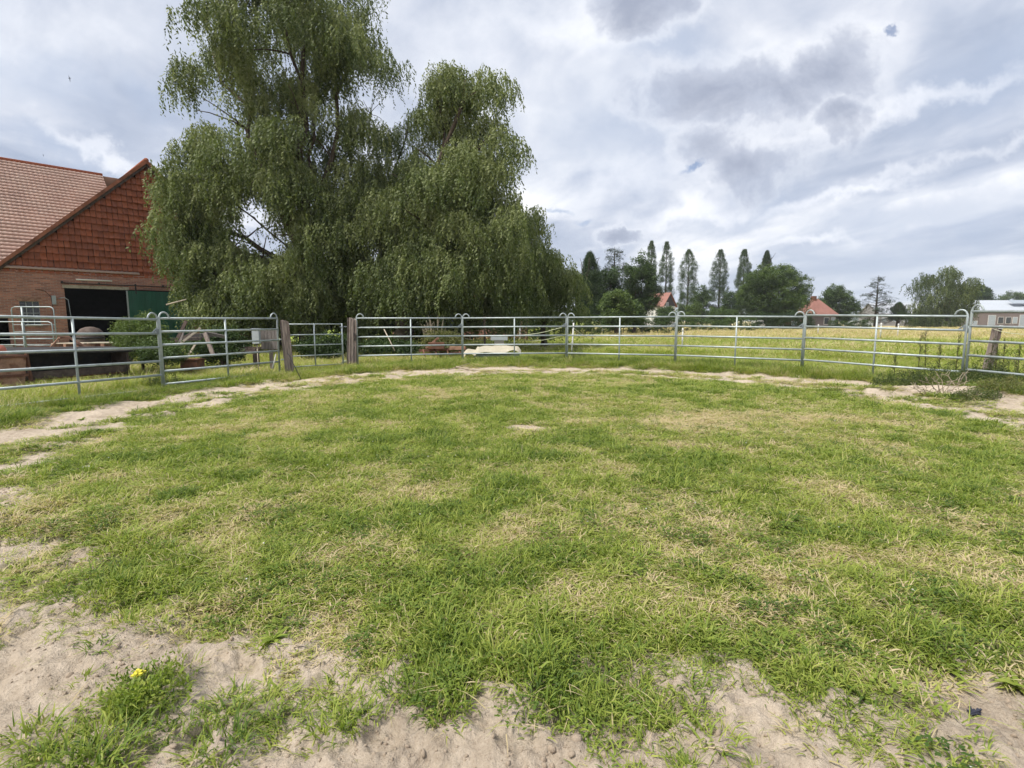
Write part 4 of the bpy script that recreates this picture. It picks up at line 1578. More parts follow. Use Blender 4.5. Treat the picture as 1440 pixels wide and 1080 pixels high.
# ------------------------------------------------------------------ electric fence posts and tape
def epost(px, ybase, ytop, Y, r_, label, tilt=0):
    a = P(px, ybase, Y)
    z0 = g1(a.x, Y)
    t = empty('electric_fence_post', (a.x, Y, z0), 0, label, 'fence post', 'white electric fence posts in the meadow')
    h = P(px, ytop, Y).z - z0
    MB().tube([(0, 0, -.05), (tilt * h, 0, h)], r_, 6).build('shaft', MT['white'], t)
    q = MB()
    for i in range(3):
        z = h * (.45 + .22 * i)
        q.box(tilt * z - r_ - .03, tilt * z + r_ + .012, -r_ - .012, r_, z, z + .02)
    q.build('clip', MT['white_dirty'], t)
    return t


epost(803.5, 500, 454, 21.0, .03, 'nearest white electric fence post, just right of the joint mid picture', .05)
epost(959, 493, 461, 26.5, .035, 'white electric fence post behind the joint below the white gabled house')
epost(1237.5, 478, 454, 42, .05, 'white electric fence post rising above the tan grass, right', 0)
epost(1262, 474, 455, 48, .05, 'white electric fence post second from the dark birch', 0)
epost(914, 465, 457, 70, .06, 'distant white post below the red roofed white house')
epost(985, 465, 456, 70, .06, 'distant white post between two poplars')
epost(846, 467, 457, 60, .05, 'distant leaning white post below the spruces', .25)
epost(1150, 470, 456, 55, .05, 'distant white post before the red hip roofed house')
epost(731, 474, 458, 36, .05, 'distant white post seen left of the mid picture joint')


def tape(pts, label, r_=.012):
    v = [Vector(p) for p in pts]
    full = []
    for a, b in zip(v[:-1], v[1:]):
        for k in range(6):
            u = k / 6
            full.append(a.lerp(b, u) - Vector((0, 0, .12 * math.sin(math.pi * u) * (b - a).length / 6)))
    full.append(v[-1])
    o0 = full[0]
    m = MB(); m.tube([p - o0 for p in full], r_, 5)
    return tag(m.build('fence_tape', MT['rope'], None, o0), label, 'tape')


tape([P(797, 458, 19.2), P(723, 471, 24.0), P(650, 475, 34)], 'pale fence tape slanting down left from the mid picture joint')
tape([P(797, 470, 19.4), P(735, 478, 25.0), P(700, 480, 32)], 'lower pale fence tape slanting left from the mid picture joint', .010)
tape([P(805, 460, 21), P(846, 462, 60)], 'pale tape running from the near white post to the spruces', .014)
tape([P(1395, 462, 13.0), P(1440, 470, 11.5)], 'thin pale tape right of the rough wooden post', .006)

# rough wooden post behind the right-hand joint
rw = P(1384, 528, 12.9)
wpst = sleeper(rw.x, 12.9, .16, .13, 1.55, R(8), R(0), R(9), 'rough grey wooden post leaning behind the rightmost panel', .02, 9, 'wooden_post')
q = MB(); q.box(-.03, .04, -.10, -.05, 1.44, 1.53); q.build('insulator', MT['white'], wpst)
q = MB(); q.beam((0, -.05, 1.4), (.25, .1, 1.25), .04, .05); q.build('brace', MT['old_wood'], wpst)


# ------------------------------------------------------------------ trees
def strand(seed, L=1.25, n=46):
    """hanging willow shoot: thin narrow leaves along a drooping stem"""
    r = np.random.default_rng(seed)
    V_, F, B = [], [], []
    ph, bend = r.uniform(0, 6.28), r.uniform(.1, .3)
    for sidx in range(3):
        ox, oy = r.normal(0, .10, 2)
        Ls = L * r.uniform(.6, 1.1)
        phi = r.uniform(0, 6.28)
        for k in range(n // 3):
            u = (k + r.uniform(0, 1)) / (n // 3)
            cx = ox + .22 * math.cos(phi) * math.sin(u * 1.5) + .03 * math.sin(7 * u + ph)
            cy = oy + .22 * math.sin(phi) * math.sin(u * 1.5) + .03 * math.cos(6 * u + ph)
            cz = .12 * math.sin(u * 2.6) - Ls * u
            yaw = r.uniform(0, 6.28)
            dr = np.array([math.cos(yaw) * .6, math.sin(yaw) * .6, -r.uniform(.35, 1.1)]); dr /= np.linalg.norm(dr)
            sd = np.cross(dr, [math.cos(yaw + 1), math.sin(yaw + 1), .3]); sd /= np.linalg.norm(sd)
            ll = .12 * r.uniform(.7, 1.4); ww = .026 * r.uniform(.7, 1.3)
            c0 = np.array([cx, cy, cz])
            b = len(V_)
            q = r.uniform(0, 1)
            for p in (c0, c0 + dr * ll * .45 + sd * ww, c0 + dr * ll, c0 + dr * ll * .45 - sd * ww):
                V_.append(p); B.append(q)
            F.append((b, b + 1, b + 2, b + 3))
    return np.array(V_), np.array(F), np.array(B)


def leafclump(seed, n=44, size=.13, flat=.6, droop=.2):
    r = np.random.default_rng(seed)
    V_, F, B = [], [], []
    for k in range(n):
        d = r.normal(0, 1, 3); d /= np.linalg.norm(d)
        c0 = d * r.uniform(.25, 1) ** .7 * .5 * np.array([1, 1, flat])
        nrm = d * .6 + np.array([0, 0, .6]) + r.normal(0, .5, 3); nrm /= np.linalg.norm(nrm)
        u = np.cross(nrm, r.normal(0, 1, 3)); u /= np.linalg.norm(u); v = np.cross(nrm, u)
        L = size * r.uniform(.6, 1.3)
        b = len(V_); q = r.uniform(0, 1)
        for p in (c0 - u * L * .6, c0 + v * L * .38, c0 + u * L * .6 - nrm * L * droop, c0 - v * L * .38):
            V_.append(p); B.append(q)
        F.append((b, b + 1, b + 2, b + 3))
    return np.array(V_), np.array(F), np.array(B)


def needle(seed, n=60):
    """flat drooping conifer spray pointing along +x"""
    r = np.random.default_rng(seed)
    V_, F, B = [], [], []
    for k in range(n):
        u = r.uniform(0, 1)
        side = r.uniform(-1, 1)
        wdt = .42 * (1 - u) + .05
        c0 = np.array([u, side * wdt, -.12 * u * u - .22 * abs(side) * wdt + r.normal(0, .10)])
        dr = np.array([.8, side * .6 + r.normal(0, .25), -.25 + r.normal(0, .2)]); dr /= np.linalg.norm(dr)
        sd = np.cross(dr, [0, 0, 1.0]) + r.normal(0, .3, 3); sd /= np.linalg.norm(sd)
        ll = .16 * r.uniform(.6, 1.3); ww = .035
        b = len(V_); q = r.uniform(0, 1)
        for p in (c0, c0 + dr * ll * .5 + sd * ww, c0 + dr * ll, c0 + dr * ll * .5 - sd * ww):
            V_.append(p); B.append(q)
        F.append((b, b + 1, b + 2, b + 3))
    return np.array(V_), np.array(F), np.array(B)


willow_c = coll('willow_strand', [proto('w', *strand(300 + k, 1.0 + .12 * (k % 4)), 'willow_leaf') for k in range(8)])
leaf_c = coll('leaf_clump', [proto('l', *leafclump(320 + k), 'tree_leaf') for k in range(5)])
small_c = coll('leaf_clump_fine', [proto('l', *leafclump(340 + k, 60, .085, .8, .3), 'tree_leaf') for k in range(4)])
con_c = coll('conifer_spray', [proto('l', *needle(350 + k), 'conifer_leaf') for k in range(4)])
wl_c = coll('weed_leaf_clump', [proto('l', *leafclump(360 + k, 40, .10, .7, .3), 'weed_leaf') for k in range(3)])


def noise3(p, s, seed):
    return (vn(p[:, 0] * s + 3.1 * p[:, 2] * s, p[:, 1] * s - 2.3 * p[:, 2] * s, seed) +
            vn(p[:, 0] * s + 11.0, p[:, 2] * s, seed + 1) + vn(p[:, 1] * s + 5.0, p[:, 2] * s, seed + 2)) / 3


def lobes_px(lst, Y):
    """lobes given as seen (px,py,rx,ry,depth offset, weight) -> centre, radii in metres"""
    o = []
    for L in lst:
        px, py, rx, ry, dy_, wt_ = L
        c = P(px, py, Y + dy_)
        k = (Y + dy_) / 740
        o.append((np.array(c), np.array([rx * k, max(rx, ry) * k * .9, ry * k]), wt_))
    return o


def crown_points(lobes, n, seed, shell=.5, gap=.42, gs=.9, avoid=None):
    r = np.random.default_rng(seed)
    vol = np.array([(l[1][0] * l[1][1] * l[1][2]) ** .75 * l[2] for l in lobes])
    vol = vol / vol.sum()
    out, sh, top = [], [], []
    for (c, rad, wt_), f in zip(lobes, vol):
        k = int(n * f * 1.9) + 1
        d = r.normal(0, 1, (k, 3)); d /= np.linalg.norm(d, axis=1)[:, None]
        rr_ = shell + (1 - shell) * r.uniform(0, 1, k) ** .6
        # lumpy outline
        lump = 1 + .28 * (noise3(d * 2.2 + c, 1.0, seed) - .5) * 2
        p = c + d * rad * (rr_ * lump)[:, None]
        q = noise3(p, gs, seed + 7)
        keep = q > gap - .06 * (rr_ < .8)
        p = p[keep]
        out.append(p); sh.append(((d[:, 2] * rr_)[keep])); top.append(rr_[keep])
    p = np.vstack(out); s = np.concatenate(sh); t = np.concatenate(top)
    if avoid is not None:
        k = ~avoid(p)
        p, s, t = p[k], s[k], t[k]
    if len(p) > n:
        k = r.permutation(len(p))[:n]
        p, s, t = p[k], s[k], t[k]
    return p, s, t


def bough_points(lobes, n, seed, avoid=None, per=34, bw=1.0):
    """drooping boughs: umbrellas of hanging shoots set on the shells of the lobes"""
    r = np.random.default_rng(seed)
    vol = np.array([(l[1][0] * l[1][1] * l[1][2]) ** .7 * l[2] for l in lobes])
    vol = vol / vol.sum()
    nb = n // per
    P_, S_, T_ = [], [], []
    for (c, rad, wt_), f in zip(lobes, vol):
        for _ in range(max(1, int(round(nb * f)))):
            d = r.normal(0, 1, 3); d[2] = d[2] * .9 + .15; d /= np.linalg.norm(d)
            q = r.uniform(.45, 1.0) ** .7
            b = c + d * rad * q * r.uniform(.85, 1.12)
            w_ = bw * r.uniform(.45, 1.05)
            k = int(per * r.uniform(.5, 1.5) * (w_ / bw) ** 1.2) + 4
            a = r.uniform(0, 6.283, k); rr_ = np.sqrt(r.uniform(0, 1, k))
            ox = np.cos(a) * rr_ * w_ + d[0] * rr_ * .3; oy = np.sin(a) * rr_ * w_ + d[1] * rr_ * .3
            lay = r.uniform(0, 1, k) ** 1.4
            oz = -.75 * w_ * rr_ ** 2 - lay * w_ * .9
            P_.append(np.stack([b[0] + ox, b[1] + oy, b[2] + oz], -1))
            # light and shade put into the tint: lighter bough tops, darker interior below
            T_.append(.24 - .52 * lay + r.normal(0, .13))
            S_.append(np.full(k, d[2] * q))
    p, s, t = np.vstack(P_), np.concatenate(S_), np.concatenate(T_)
    if avoid is not None:
        k = ~avoid(p)
        p, s, t = p[k], s[k], t[k]
    return p, s, t


def limb(m, a, b, r0, r1, rr_, sag=0.0, seg=7, n=6):
    a, b = Vector(a), Vector(b)
    pts, rad = [], []
    L = (b - a).length
    for k in range(n + 1):
        u = k / n
        p = a.lerp(b, u)
        p += Vector((rr_.uniform(-1, 1), rr_.uniform(-1, 1), rr_.uniform(-.5, .5))) * (.035 * L if 0 < k < n else 0)
        p.z += sag * math.sin(math.pi * u) * L
        pts.append(p); rad.append(r0 + (r1 - r0) * u ** .8)
    m.tube(pts, rad, seg)
    return pts


def tree(name, base, lobes, n, c, nv, label, cat='tree', trunk_r=.3, seed=0, fork=.35, scale=(.8, 1.3), tint=(.5, .12), up=False, group=None,
         shell=.5, gap=.42, gs=.9, hang=False, avoid=None, bark='bark', twigs=0, crownname='crown', toplight=0.0, forkpt=None, minz=None, bw=1.0, per=34):
    base = Vector(base)
    t = empty(name, base, 0, label, cat, group)
    r = np.random.default_rng(seed + 1000)
    rr_ = random.Random(seed)
    m = MB()
    cs_ = [l[0] for l in lobes]
    topz = max(q[2] for q in cs_)
    mid = np.mean(cs_, axis=0)
    fk = Vector(forkpt) if forkpt is not None else Vector((base.x + (mid[0] - base.x) * .25, base.y + (mid[1] - base.y) * .25, base.z + (topz - base.z) * fork))
    pts = limb(m, Vector((0, 0, -.1)), fk - base, trunk_r, trunk_r * .72, rr_, 0, 10, 6)
    m.tube([Vector((0, 0, -.15)), Vector((0, 0, .35)), pts[1]], [trunk_r * 1.45, trunk_r * 1.05, trunk_r * .9], 10)
    for l in lobes:
        tgt = Vector(l[0]) - base
        r1 = max(trunk_r * .12, .015)
        rf = 1.0
        if avoid is not None:
            ln = np.array([list(fk.lerp(Vector(l[0]), q / 10)) for q in range(1, 10)])
            rf = .3 if avoid(ln).any() else 1.0
        p2 = limb(m, fk - base, tgt, trunk_r * .42 * rf, min(r1, trunk_r * .2 * rf), rr_, .06, 7, 7)
        for k in range(twigs):
            q = p2[rr_.randint(3, 7)]
            dd = Vector((rr_.uniform(-1, 1), rr_.uniform(-1, 1), rr_.uniform(-.2, .9))).normalized() * float(min(l[1])) * .85
            limb(m, q, q + dd, r1 * .9, r1 * .3, rr_, .05, 5, 4)
    m.build('trunk', MT[bark], t)
    p, s, tt = bough_points(lobes, n, seed, avoid, per, bw) if hang else crown_points(lobes, n, seed, shell, gap, gs, avoid)
    if minz is not None:
        k = p[:, 2] > minz; p, s, tt = p[k], s[k], tt[k]
    k = len(p)
    if hang:
        rot = np.stack([r.normal(0, .12, k), r.normal(0, .12, k), r.uniform(0, 6.28, k)], -1)
    else:
        rot = np.stack([r.normal(0, .5, k), r.normal(0, .5, k), r.uniform(0, 6.28, k)], -1)
    sc = r.uniform(scale[0], scale[1], k)
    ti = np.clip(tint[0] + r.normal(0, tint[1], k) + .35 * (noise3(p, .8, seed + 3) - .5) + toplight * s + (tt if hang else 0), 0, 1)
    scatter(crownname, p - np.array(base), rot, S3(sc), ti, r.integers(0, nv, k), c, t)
    return t


GY = 24.5


def hole(p):
    """gap through the left willow's crown where the sky shows"""
    px = 720 + 740 * p[:, 0] / p[:, 1]
    return (np.abs(p[:, 0] / p[:, 1] - (368 - 720) / 740) < .029) & (p[:, 2] > 1.5 + (451 - 326) * GY / 740) & (p[:, 2] < 1.5 + (451 - 268) * GY / 740)


L_LOBES = lobes_px([(400, 30, 110, 75, 0, 1.0), (300, 75, 58, 62, -.5, .55), (495, 45, 62, 55, .5, .6), (415, -60, 110, 70, 0, .6), (345, 180, 85, 66, -.8, 1), (440, 165, 70, 60, .3, .9),
                    (285, 255, 60, 75, -.3, 1), (262, 305, 42, 66, .2, 1.2), (262, 345, 26, 46, 0, .9), (314, 362, 54, 62, -.6, 1), (425, 262, 62, 52, -.8, 1), (400, 375, 60, 45, -.9, 1.0),
                    (462, 330, 52, 75, .2, 1), (480, 230, 45, 60, 1.0, .8), (345, 400, 70, 30, .5, .8), (470, 400, 50, 30, .8, .7), (296, 385, 30, 40, 0, .9), (390, 235, 60, 30, -1.2, .8), (330, 410, 52, 26, -.4, .9), (425, 330, 26, 60, -1.2, 1.0)], GY)
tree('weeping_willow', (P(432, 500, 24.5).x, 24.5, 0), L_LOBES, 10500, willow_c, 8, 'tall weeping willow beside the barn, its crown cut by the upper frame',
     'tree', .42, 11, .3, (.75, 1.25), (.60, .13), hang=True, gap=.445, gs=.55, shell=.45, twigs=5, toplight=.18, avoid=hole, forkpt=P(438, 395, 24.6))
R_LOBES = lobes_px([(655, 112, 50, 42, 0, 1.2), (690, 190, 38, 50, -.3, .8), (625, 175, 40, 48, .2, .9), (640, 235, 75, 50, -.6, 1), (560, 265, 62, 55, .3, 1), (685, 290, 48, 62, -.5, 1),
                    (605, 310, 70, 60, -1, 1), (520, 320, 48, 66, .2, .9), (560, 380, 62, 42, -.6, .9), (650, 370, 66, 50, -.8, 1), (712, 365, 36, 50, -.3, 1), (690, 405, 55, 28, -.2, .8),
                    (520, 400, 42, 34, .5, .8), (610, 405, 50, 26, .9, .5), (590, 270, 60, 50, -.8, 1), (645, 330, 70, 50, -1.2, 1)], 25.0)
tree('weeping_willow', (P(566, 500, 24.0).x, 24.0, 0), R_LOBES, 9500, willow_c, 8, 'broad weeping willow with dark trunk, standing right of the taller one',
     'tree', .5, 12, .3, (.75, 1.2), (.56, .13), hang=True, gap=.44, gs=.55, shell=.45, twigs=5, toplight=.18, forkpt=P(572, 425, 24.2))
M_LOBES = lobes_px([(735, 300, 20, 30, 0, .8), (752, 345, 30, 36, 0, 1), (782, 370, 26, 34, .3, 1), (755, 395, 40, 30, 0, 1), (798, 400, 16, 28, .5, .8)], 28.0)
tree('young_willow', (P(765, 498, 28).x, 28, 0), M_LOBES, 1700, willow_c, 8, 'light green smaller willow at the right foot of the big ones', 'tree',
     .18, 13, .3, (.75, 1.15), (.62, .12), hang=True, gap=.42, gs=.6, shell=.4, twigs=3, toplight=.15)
tree('bare_topped_willow', (P(540, 498, 29).x, 29, 0), lobes_px([(520, 160, 30, 26, 0, .7), (575, 165, 30, 26, 0, .7), (550, 215, 50, 40, 0, 1)], 29), 420, willow_c, 8,
     'thin half bare willow top showing between the two big crowns', 'tree', .22, 14, .5, (.6, .95), (.25, .12), hang=True, gap=.46, gs=.8, shell=.5, twigs=14, bark='bark_dark')


def lobes_auto(px0, px1, ytop, ybot, Y, n, seed, ragged=.25):
    """n lobes filling a box as seen, in a rounded crown"""
    r = random.Random(seed)
    cx, cy, hx, hy = (px0 + px1) / 2, (ytop + ybot) / 2, (px1 - px0) / 2, (ybot - ytop) / 2
    o = [(cx, cy, hx * .7, hy * .72, 0, 1)]
    for k in range(n):
        a = 2 * math.pi * k / n + r.uniform(-.3, .3)
        q = r.uniform(.5, .68)
        s = r.uniform(.28, .45)
        o.append((cx + math.cos(a) * hx * q, cy - math.sin(a) * hy * q, hx * s, hy * s * 1.05, r.uniform(-.4, .4) * hx * Y / 740, 1))
    return lobes_px(o, Y)


def btree(name, px0, px1, ytop, ybot, Y, n, label, seed, cat='tree', group='trees beyond the meadow', nl=8, tint=(.5, .12), scale=(.8, 1.3), c=None, gap=.40,
          tr_r=.25, gs=.9, toplight=.12, shell=.45, nv=5):
    lob = lobes_auto(px0, px1, ytop, ybot, Y, nl, seed)
    b = P((px0 + px1) / 2, 455, Y)
    return tree(name, (b.x, Y, g1(b.x, Y)), lob, n, c or leaf_c, nv, label, cat, tr_r, seed, .3, scale, tint, group=group, gap=gap, gs=gs, toplight=toplight, shell=shell)


def poplar(px, ytop, wpx, Y, label, seed, n=2700, tint=(.35, .12), cone=False, name='poplar_tree', group='columnar poplars on the skyline'):
    k = Y / 740
    b = P(px, 455, Y)
    z0 = 2.0
    top = P(px, ytop, Y).z
    t = empty(name, (b.x, Y, g1(b.x, Y)), 0, label, 'tree', group)
    r = np.random.default_rng(seed); rr_ = random.Random(seed)
    m = MB(); H = top - .5
    m.tube([(0, 0, -.1), (.1, 0, H * .5), (0, 0, H)], [.35, .22, .03], 8)
    hw = wpx * k / 2 * (1.0 if cone else 0.95)
    for i in range(26):
        z = H * (.1 + .8 * i / 26); a = rr_.uniform(0, 6.28)
        w_ = hw * .7
        m.tube([(0, 0, z), (w_ * .5 * math.cos(a), w_ * .5 * math.sin(a), z + 1.0), (w_ * .8 * math.cos(a), w_ * .8 * math.sin(a), min(H, z + 2.8))], [.07, .05, .015], 5)
    m.build('trunk', MT['bark_dark'], t)
    u = r.uniform(0, 1, n) ** 1.15
    prof = np.minimum(1, (u + .12) * 3) ** .6 * np.clip((1.0 - u) * 3.4, 0.06, 1) ** .55 * (1 - .12 * u)
    if cone:
        prof = (1 - u) ** .75 + .04
    a = r.uniform(0, 6.283, n)
    usc = 1.0 - .45 * u
    col = .55 + .75 * vn(u * 9 + seed, a * 1.2, seed)
    rad = hw * prof * col * r.uniform(.35, 1, n) ** .6
    p = np.stack([rad * np.cos(a), rad * np.sin(a), z0 + (top - z0) * u], -1)
    q = noise3(p + seed, .75, seed)
    kk = (q > (.36 if cone else .395)) | (u > .9)
    p = p[kk]; usc = usc[kk]; k_ = len(p)
    scatter('crown', p, np.stack([r.normal(0, .4, k_), r.normal(0, .4, k_), r.uniform(0, 6.28, k_)], -1), S3(r.uniform(.9, 1.5, k_) * .9 * usc, r.uniform(1.2, 2.0, k_) * usc),
            np.clip(r.normal(tint[0], tint[1], k_), 0, 1), r.integers(0, 4, k_), small_c, t)
    return t


def conifer(px, ytop, wpx, Y, label, seed, tiers=22, sparse=0.0, bark='bark_dark', tint=(.4, .15), droop=.15, z0f=.08, cat='tree', c=None, scl=1.0):
    b = P(px, 455, Y)
    gzb = g1(b.x, Y)
    H = P(px, ytop, Y).z - gzb
    hw = wpx * Y / 740 / 2
    t = empty('conifer_tree', (b.x, Y, gzb), 0, label, 'tree', 'conifers beyond the meadow')
    r = np.random.default_rng(seed); rr_ = random.Random(seed)
    m = MB(); m.tube([(0, 0, -.1), (.05, 0, H * .5), (0, 0, H)], [.28, .17, .02], 8)
    pts, rot, sc = [], [], []
    for i in range(tiers):
        u = z0f + (1 - z0f) * i / tiers
        z = H * u
        L = hw * ((1 - u) ** .8) * 1.1 + .15
        nb = 9 if sparse == 0 else 6
        for k in range(nb):
            if rr_.random() < sparse * .5: continue
            a = rr_.uniform(0, 6.28); l = L * rr_.uniform(.65, 1.12)
            e = Vector((l * math.cos(a), l * math.sin(a), z + (-droop if sparse == 0 else .28) * l))
            m.tube([(0, 0, z), e * .5 + Vector((0, 0, z * .5 + .03 * l)), e], [.05 * (1 - u) + .015, .03, .008], 4, False)
            nn = max(2, int(l / (.5 * scl)))
            for q in range(nn):
                f = (q + rr_.random()) / nn
                if sparse and f < .30: continue
                pts.append((e.x * f, e.y * f, z + (e.z - z) * f)); rot.append((rr_.uniform(-.3, .3), rr_.uniform(-.1, .3), a + rr_.uniform(-.5, .5)))
                sc.append(rr_.uniform(.7, 1.2) * scl)
    m.build('trunk', MT[bark], t)
    k = len(pts)
    scatter('crown', np.array(pts), np.array(rot), S3(np.array(sc)), np.clip(r.normal(tint[0], tint[1], k), 0, 1), r.integers(0, 4, k), con_c, t)
    return t


# skyline from left to right
poplar(828, 356, 50, 62, 'dark bushy conifer right of the light green willow', 601, 1700, (.12, .10), True, 'conifer_tree', 'conifers beyond the meadow')
conifer(862, 347, 42, 66, 'tall pointed spruce with a thin ragged top', 602, 30, droop=.3, sparse=.25)
btree('broadleaf_tree', 872, 932, 357, 452, 70, 900, 'dark broadleaf tree between the pointed spruce and the white house', 603, tint=(.28, .12), nl=9)
btree('broadleaf_tree', 838, 878, 372, 452, 64, 420, 'dark green tree filling the gap below the pointed spruce', 604, tint=(.2, .1))
btree('large_bush', 842, 892, 407, 460, 52, 620, 'pale olive bush in front of the dark spruces', 605, tint=(.66, .10), cat='bush')
btree('large_bush', 880, 905, 420, 460, 54, 240, 'green bush between the olive bush and the white wall', 606, tint=(.45, .1), cat='bush')
btree('large_bush', 922, 950, 430, 458, 80, 300, 'low green bush hiding the front of the white house', 607, tint=(.35, .1), cat='bush')
poplar(913, 339, 20, 150, 'leftmost poplar, half hidden behind the dark broadleaf tree', 611)
poplar(934, 340, 25, 155, 'poplar rising just above the red roof of the white house', 612)
poplar(965, 351, 30, 145, 'poplar right of the white house, third from the left', 613, 2300)
poplar(1009, 351, 27, 145, 'dense slim poplar standing free between two gaps of sky', 614, 2400, (.25, .1))
poplar(1042, 351, 25, 150, 'rightmost poplar, partly hidden by the big round tree', 615)
poplar(1073, 353, 40, 120, 'pointed conifer top rising behind the big round tree', 616, 2600, (.12, .1), True, 'conifer_tree', 'conifers beyond the meadow')
btree('broadleaf_tree', 972, 1002, 400, 455, 120, 260, 'low dark tree between the third and fourth poplar', 617, tint=(.3, .1), scale=(1.2, 1.9))
btree('broadleaf_tree', 1016, 1040, 405, 455, 120, 240, 'low dark tree right of the dense slim poplar', 618, tint=(.25, .1), scale=(1.2, 1.9))
btree('large_bush', 960, 990, 425, 458, 90, 260, 'bright green bush at the foot of the third poplar', 619, cat='bush', tint=(.62, .1))
btree('large_bush', 990, 1040, 432, 458, 90, 300, 'long green shrub below the slim poplars', 620, cat='bush', tint=(.55, .1))
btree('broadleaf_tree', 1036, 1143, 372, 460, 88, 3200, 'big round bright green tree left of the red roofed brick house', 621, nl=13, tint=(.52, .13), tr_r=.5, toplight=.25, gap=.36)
btree('broadleaf_tree', 1146, 1210, 400, 460, 120, 900, 'grey green spreading tree right of the red roofed brick house', 622, tint=(.42, .12), scale=(1.1, 1.8), gap=.42)
conifer(1230, 387, 54, 105, 'sparse dark pine with open upturned branches', 623, 19, sparse=.35, tint=(.3, .12), scl=1.2)
poplar(1262, 426, 30, 105, 'small dark fir at the foot of the sparse pine', 624, 500, (.12, .1), True, 'conifer_tree', 'conifers beyond the meadow')
B_LOB = lobes_px([(1330, 385, 26, 24, 0, 1), (1312, 395, 22, 24, 0, .8), (1352, 392, 18, 22, 0, .8), (1310, 420, 28, 24, 0, 1), (1345, 420, 28, 22, 0, 1), (1292, 432, 16, 18, 0, .9), (1328, 437, 34, 16, 0, 1),
                  (1368, 402, 10, 12, 0, .3)], 105)
tree('tall_birch', (P(1330, 455, 105).x, 105, 0), B_LOB, 1500, willow_c, 8, 'tall airy grey green birch before the long hall, right side', 'tree', .35, 625, .3,
     (1.5, 2.4), (.18, .12), group='trees beyond the meadow', hang=True, bw=1.9, per=22, toplight=.15)
btree('broadleaf_tree', 1348, 1402, 402, 455, 168, 1100, 'low dark rounded tree at the left end of the white roofed hall', 626, tint=(.14, .08), scale=(1.7, 2.4), gap=.34)
btree('broadleaf_tree', 1402, 1446, 406, 440, 230, 260, 'faint distant tree row above the white hall roof', 627, tint=(.5, .1), scale=(1.8, 3.0), gap=.42)

# shrubs added behind the willows, dark tint standing in for crown shade; meadow hedges
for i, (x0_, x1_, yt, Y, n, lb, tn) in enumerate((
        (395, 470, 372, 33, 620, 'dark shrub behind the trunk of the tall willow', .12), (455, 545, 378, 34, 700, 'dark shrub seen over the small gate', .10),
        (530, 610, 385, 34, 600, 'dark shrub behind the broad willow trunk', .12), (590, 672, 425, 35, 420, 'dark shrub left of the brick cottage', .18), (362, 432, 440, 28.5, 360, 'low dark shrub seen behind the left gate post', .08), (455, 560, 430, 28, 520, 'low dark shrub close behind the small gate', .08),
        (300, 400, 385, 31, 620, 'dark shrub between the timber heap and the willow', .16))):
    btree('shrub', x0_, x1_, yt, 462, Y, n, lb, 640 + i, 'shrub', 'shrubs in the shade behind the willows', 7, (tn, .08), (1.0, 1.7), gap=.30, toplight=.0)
for i, (px0_, px1_, yt, Y, lb, tn) in enumerate(((520, 775, 447, 36.5, 'clipped dark hedge running behind the cream cover', .22), (752, 850, 440, 50, 'hedge below the light green willow and dark conifer', .26),
                                                (845, 960, 446, 56, 'low hedge below the white house', .3), (955, 1060, 447, 70, 'low scrubby hedge below the poplars', .5),
                                                (1055, 1145, 440, 78, 'dark hedge under the big round tree', .06), (1165, 1225, 450, 90, 'low garden hedge right of the brick house', .3))):
    a, b = P(px0_, yt, Y), P(px1_, yt, Y)
    L = b.x - a.x; h = max(.9, a.z)
    t = empty('hedge', ((a.x + b.x) / 2, Y, 0), 0, lb, 'hedge', 'hedges along the far side of the meadow')
    n = int(L * h * 14)
    r = np.random.default_rng(700 + i)
    p = np.stack([r.uniform(-L / 2, L / 2, n), r.uniform(-.7, .7, n), r.uniform(0.05, 1, n) ** .8 * h], -1)
    p[:, 2] *= .8 + .3 * vn(p[:, 0] * .6, p[:, 0] * 0, 31 + i)
    m = MB()
    for k in range(int(L / 1.2) + 2):
        x = -L / 2 + k * 1.2
        if x < L / 2: m.tube([(x, 0, -.1), (x + .1, .05, h * .75)], [.05, .02], 5)
    m.build('stems', MT['bark_dark'], t)
    scatter('foliage', p, np.stack([r.normal(0, .6, n), r.normal(0, .6, n), r.uniform(0, 6.28, n)], -1), S3(r.uniform(.6, 1.0, n)), np.clip(r.normal(tn, .1, n), 0, 1),
            r.integers(0, 5, n), leaf_c, t)

# bushes in the yard
btree('elder_bush', 156, 236, 438, 508, 15.8, 420, 'green elder bush in front of the sliding door', 660, 'bush', None, 14, (.95, .14), (.28, .5), c=small_c, nv=4, gap=.36, tr_r=.04, gs=2.5)
btree('low_bush', 190, 262, 478, 512, 15.0, 190, 'low dark bush between the elder and the timber heap', 661, 'bush', None, 6, (.5, .15), (.35, .55), c=small_c, nv=4, gap=.36, tr_r=.02, gs=2.5)
btree('low_bush', 262, 352, 462, 510, 17.0, 330, 'dark nettles around the timber heap under the willow', 662, 'bush', None, 7, (.25, .1), (.4, .65), c=small_c, nv=4, gap=.40, tr_r=.02, gs=2.2)
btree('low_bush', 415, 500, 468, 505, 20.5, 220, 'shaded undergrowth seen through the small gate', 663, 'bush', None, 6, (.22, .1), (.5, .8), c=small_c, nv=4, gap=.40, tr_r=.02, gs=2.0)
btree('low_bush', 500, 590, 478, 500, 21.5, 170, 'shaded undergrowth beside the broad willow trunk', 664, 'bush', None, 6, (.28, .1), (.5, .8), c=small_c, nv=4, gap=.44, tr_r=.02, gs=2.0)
btree('low_bush', 590, 655, 462, 500, 21.0, 200, 'brownish weeds growing through the rusty plough', 665, 'bush', None, 6, (.8, .12), (.35, .6), c=wl_c, nv=3, gap=.42, tr_r=.02, gs=2.0)


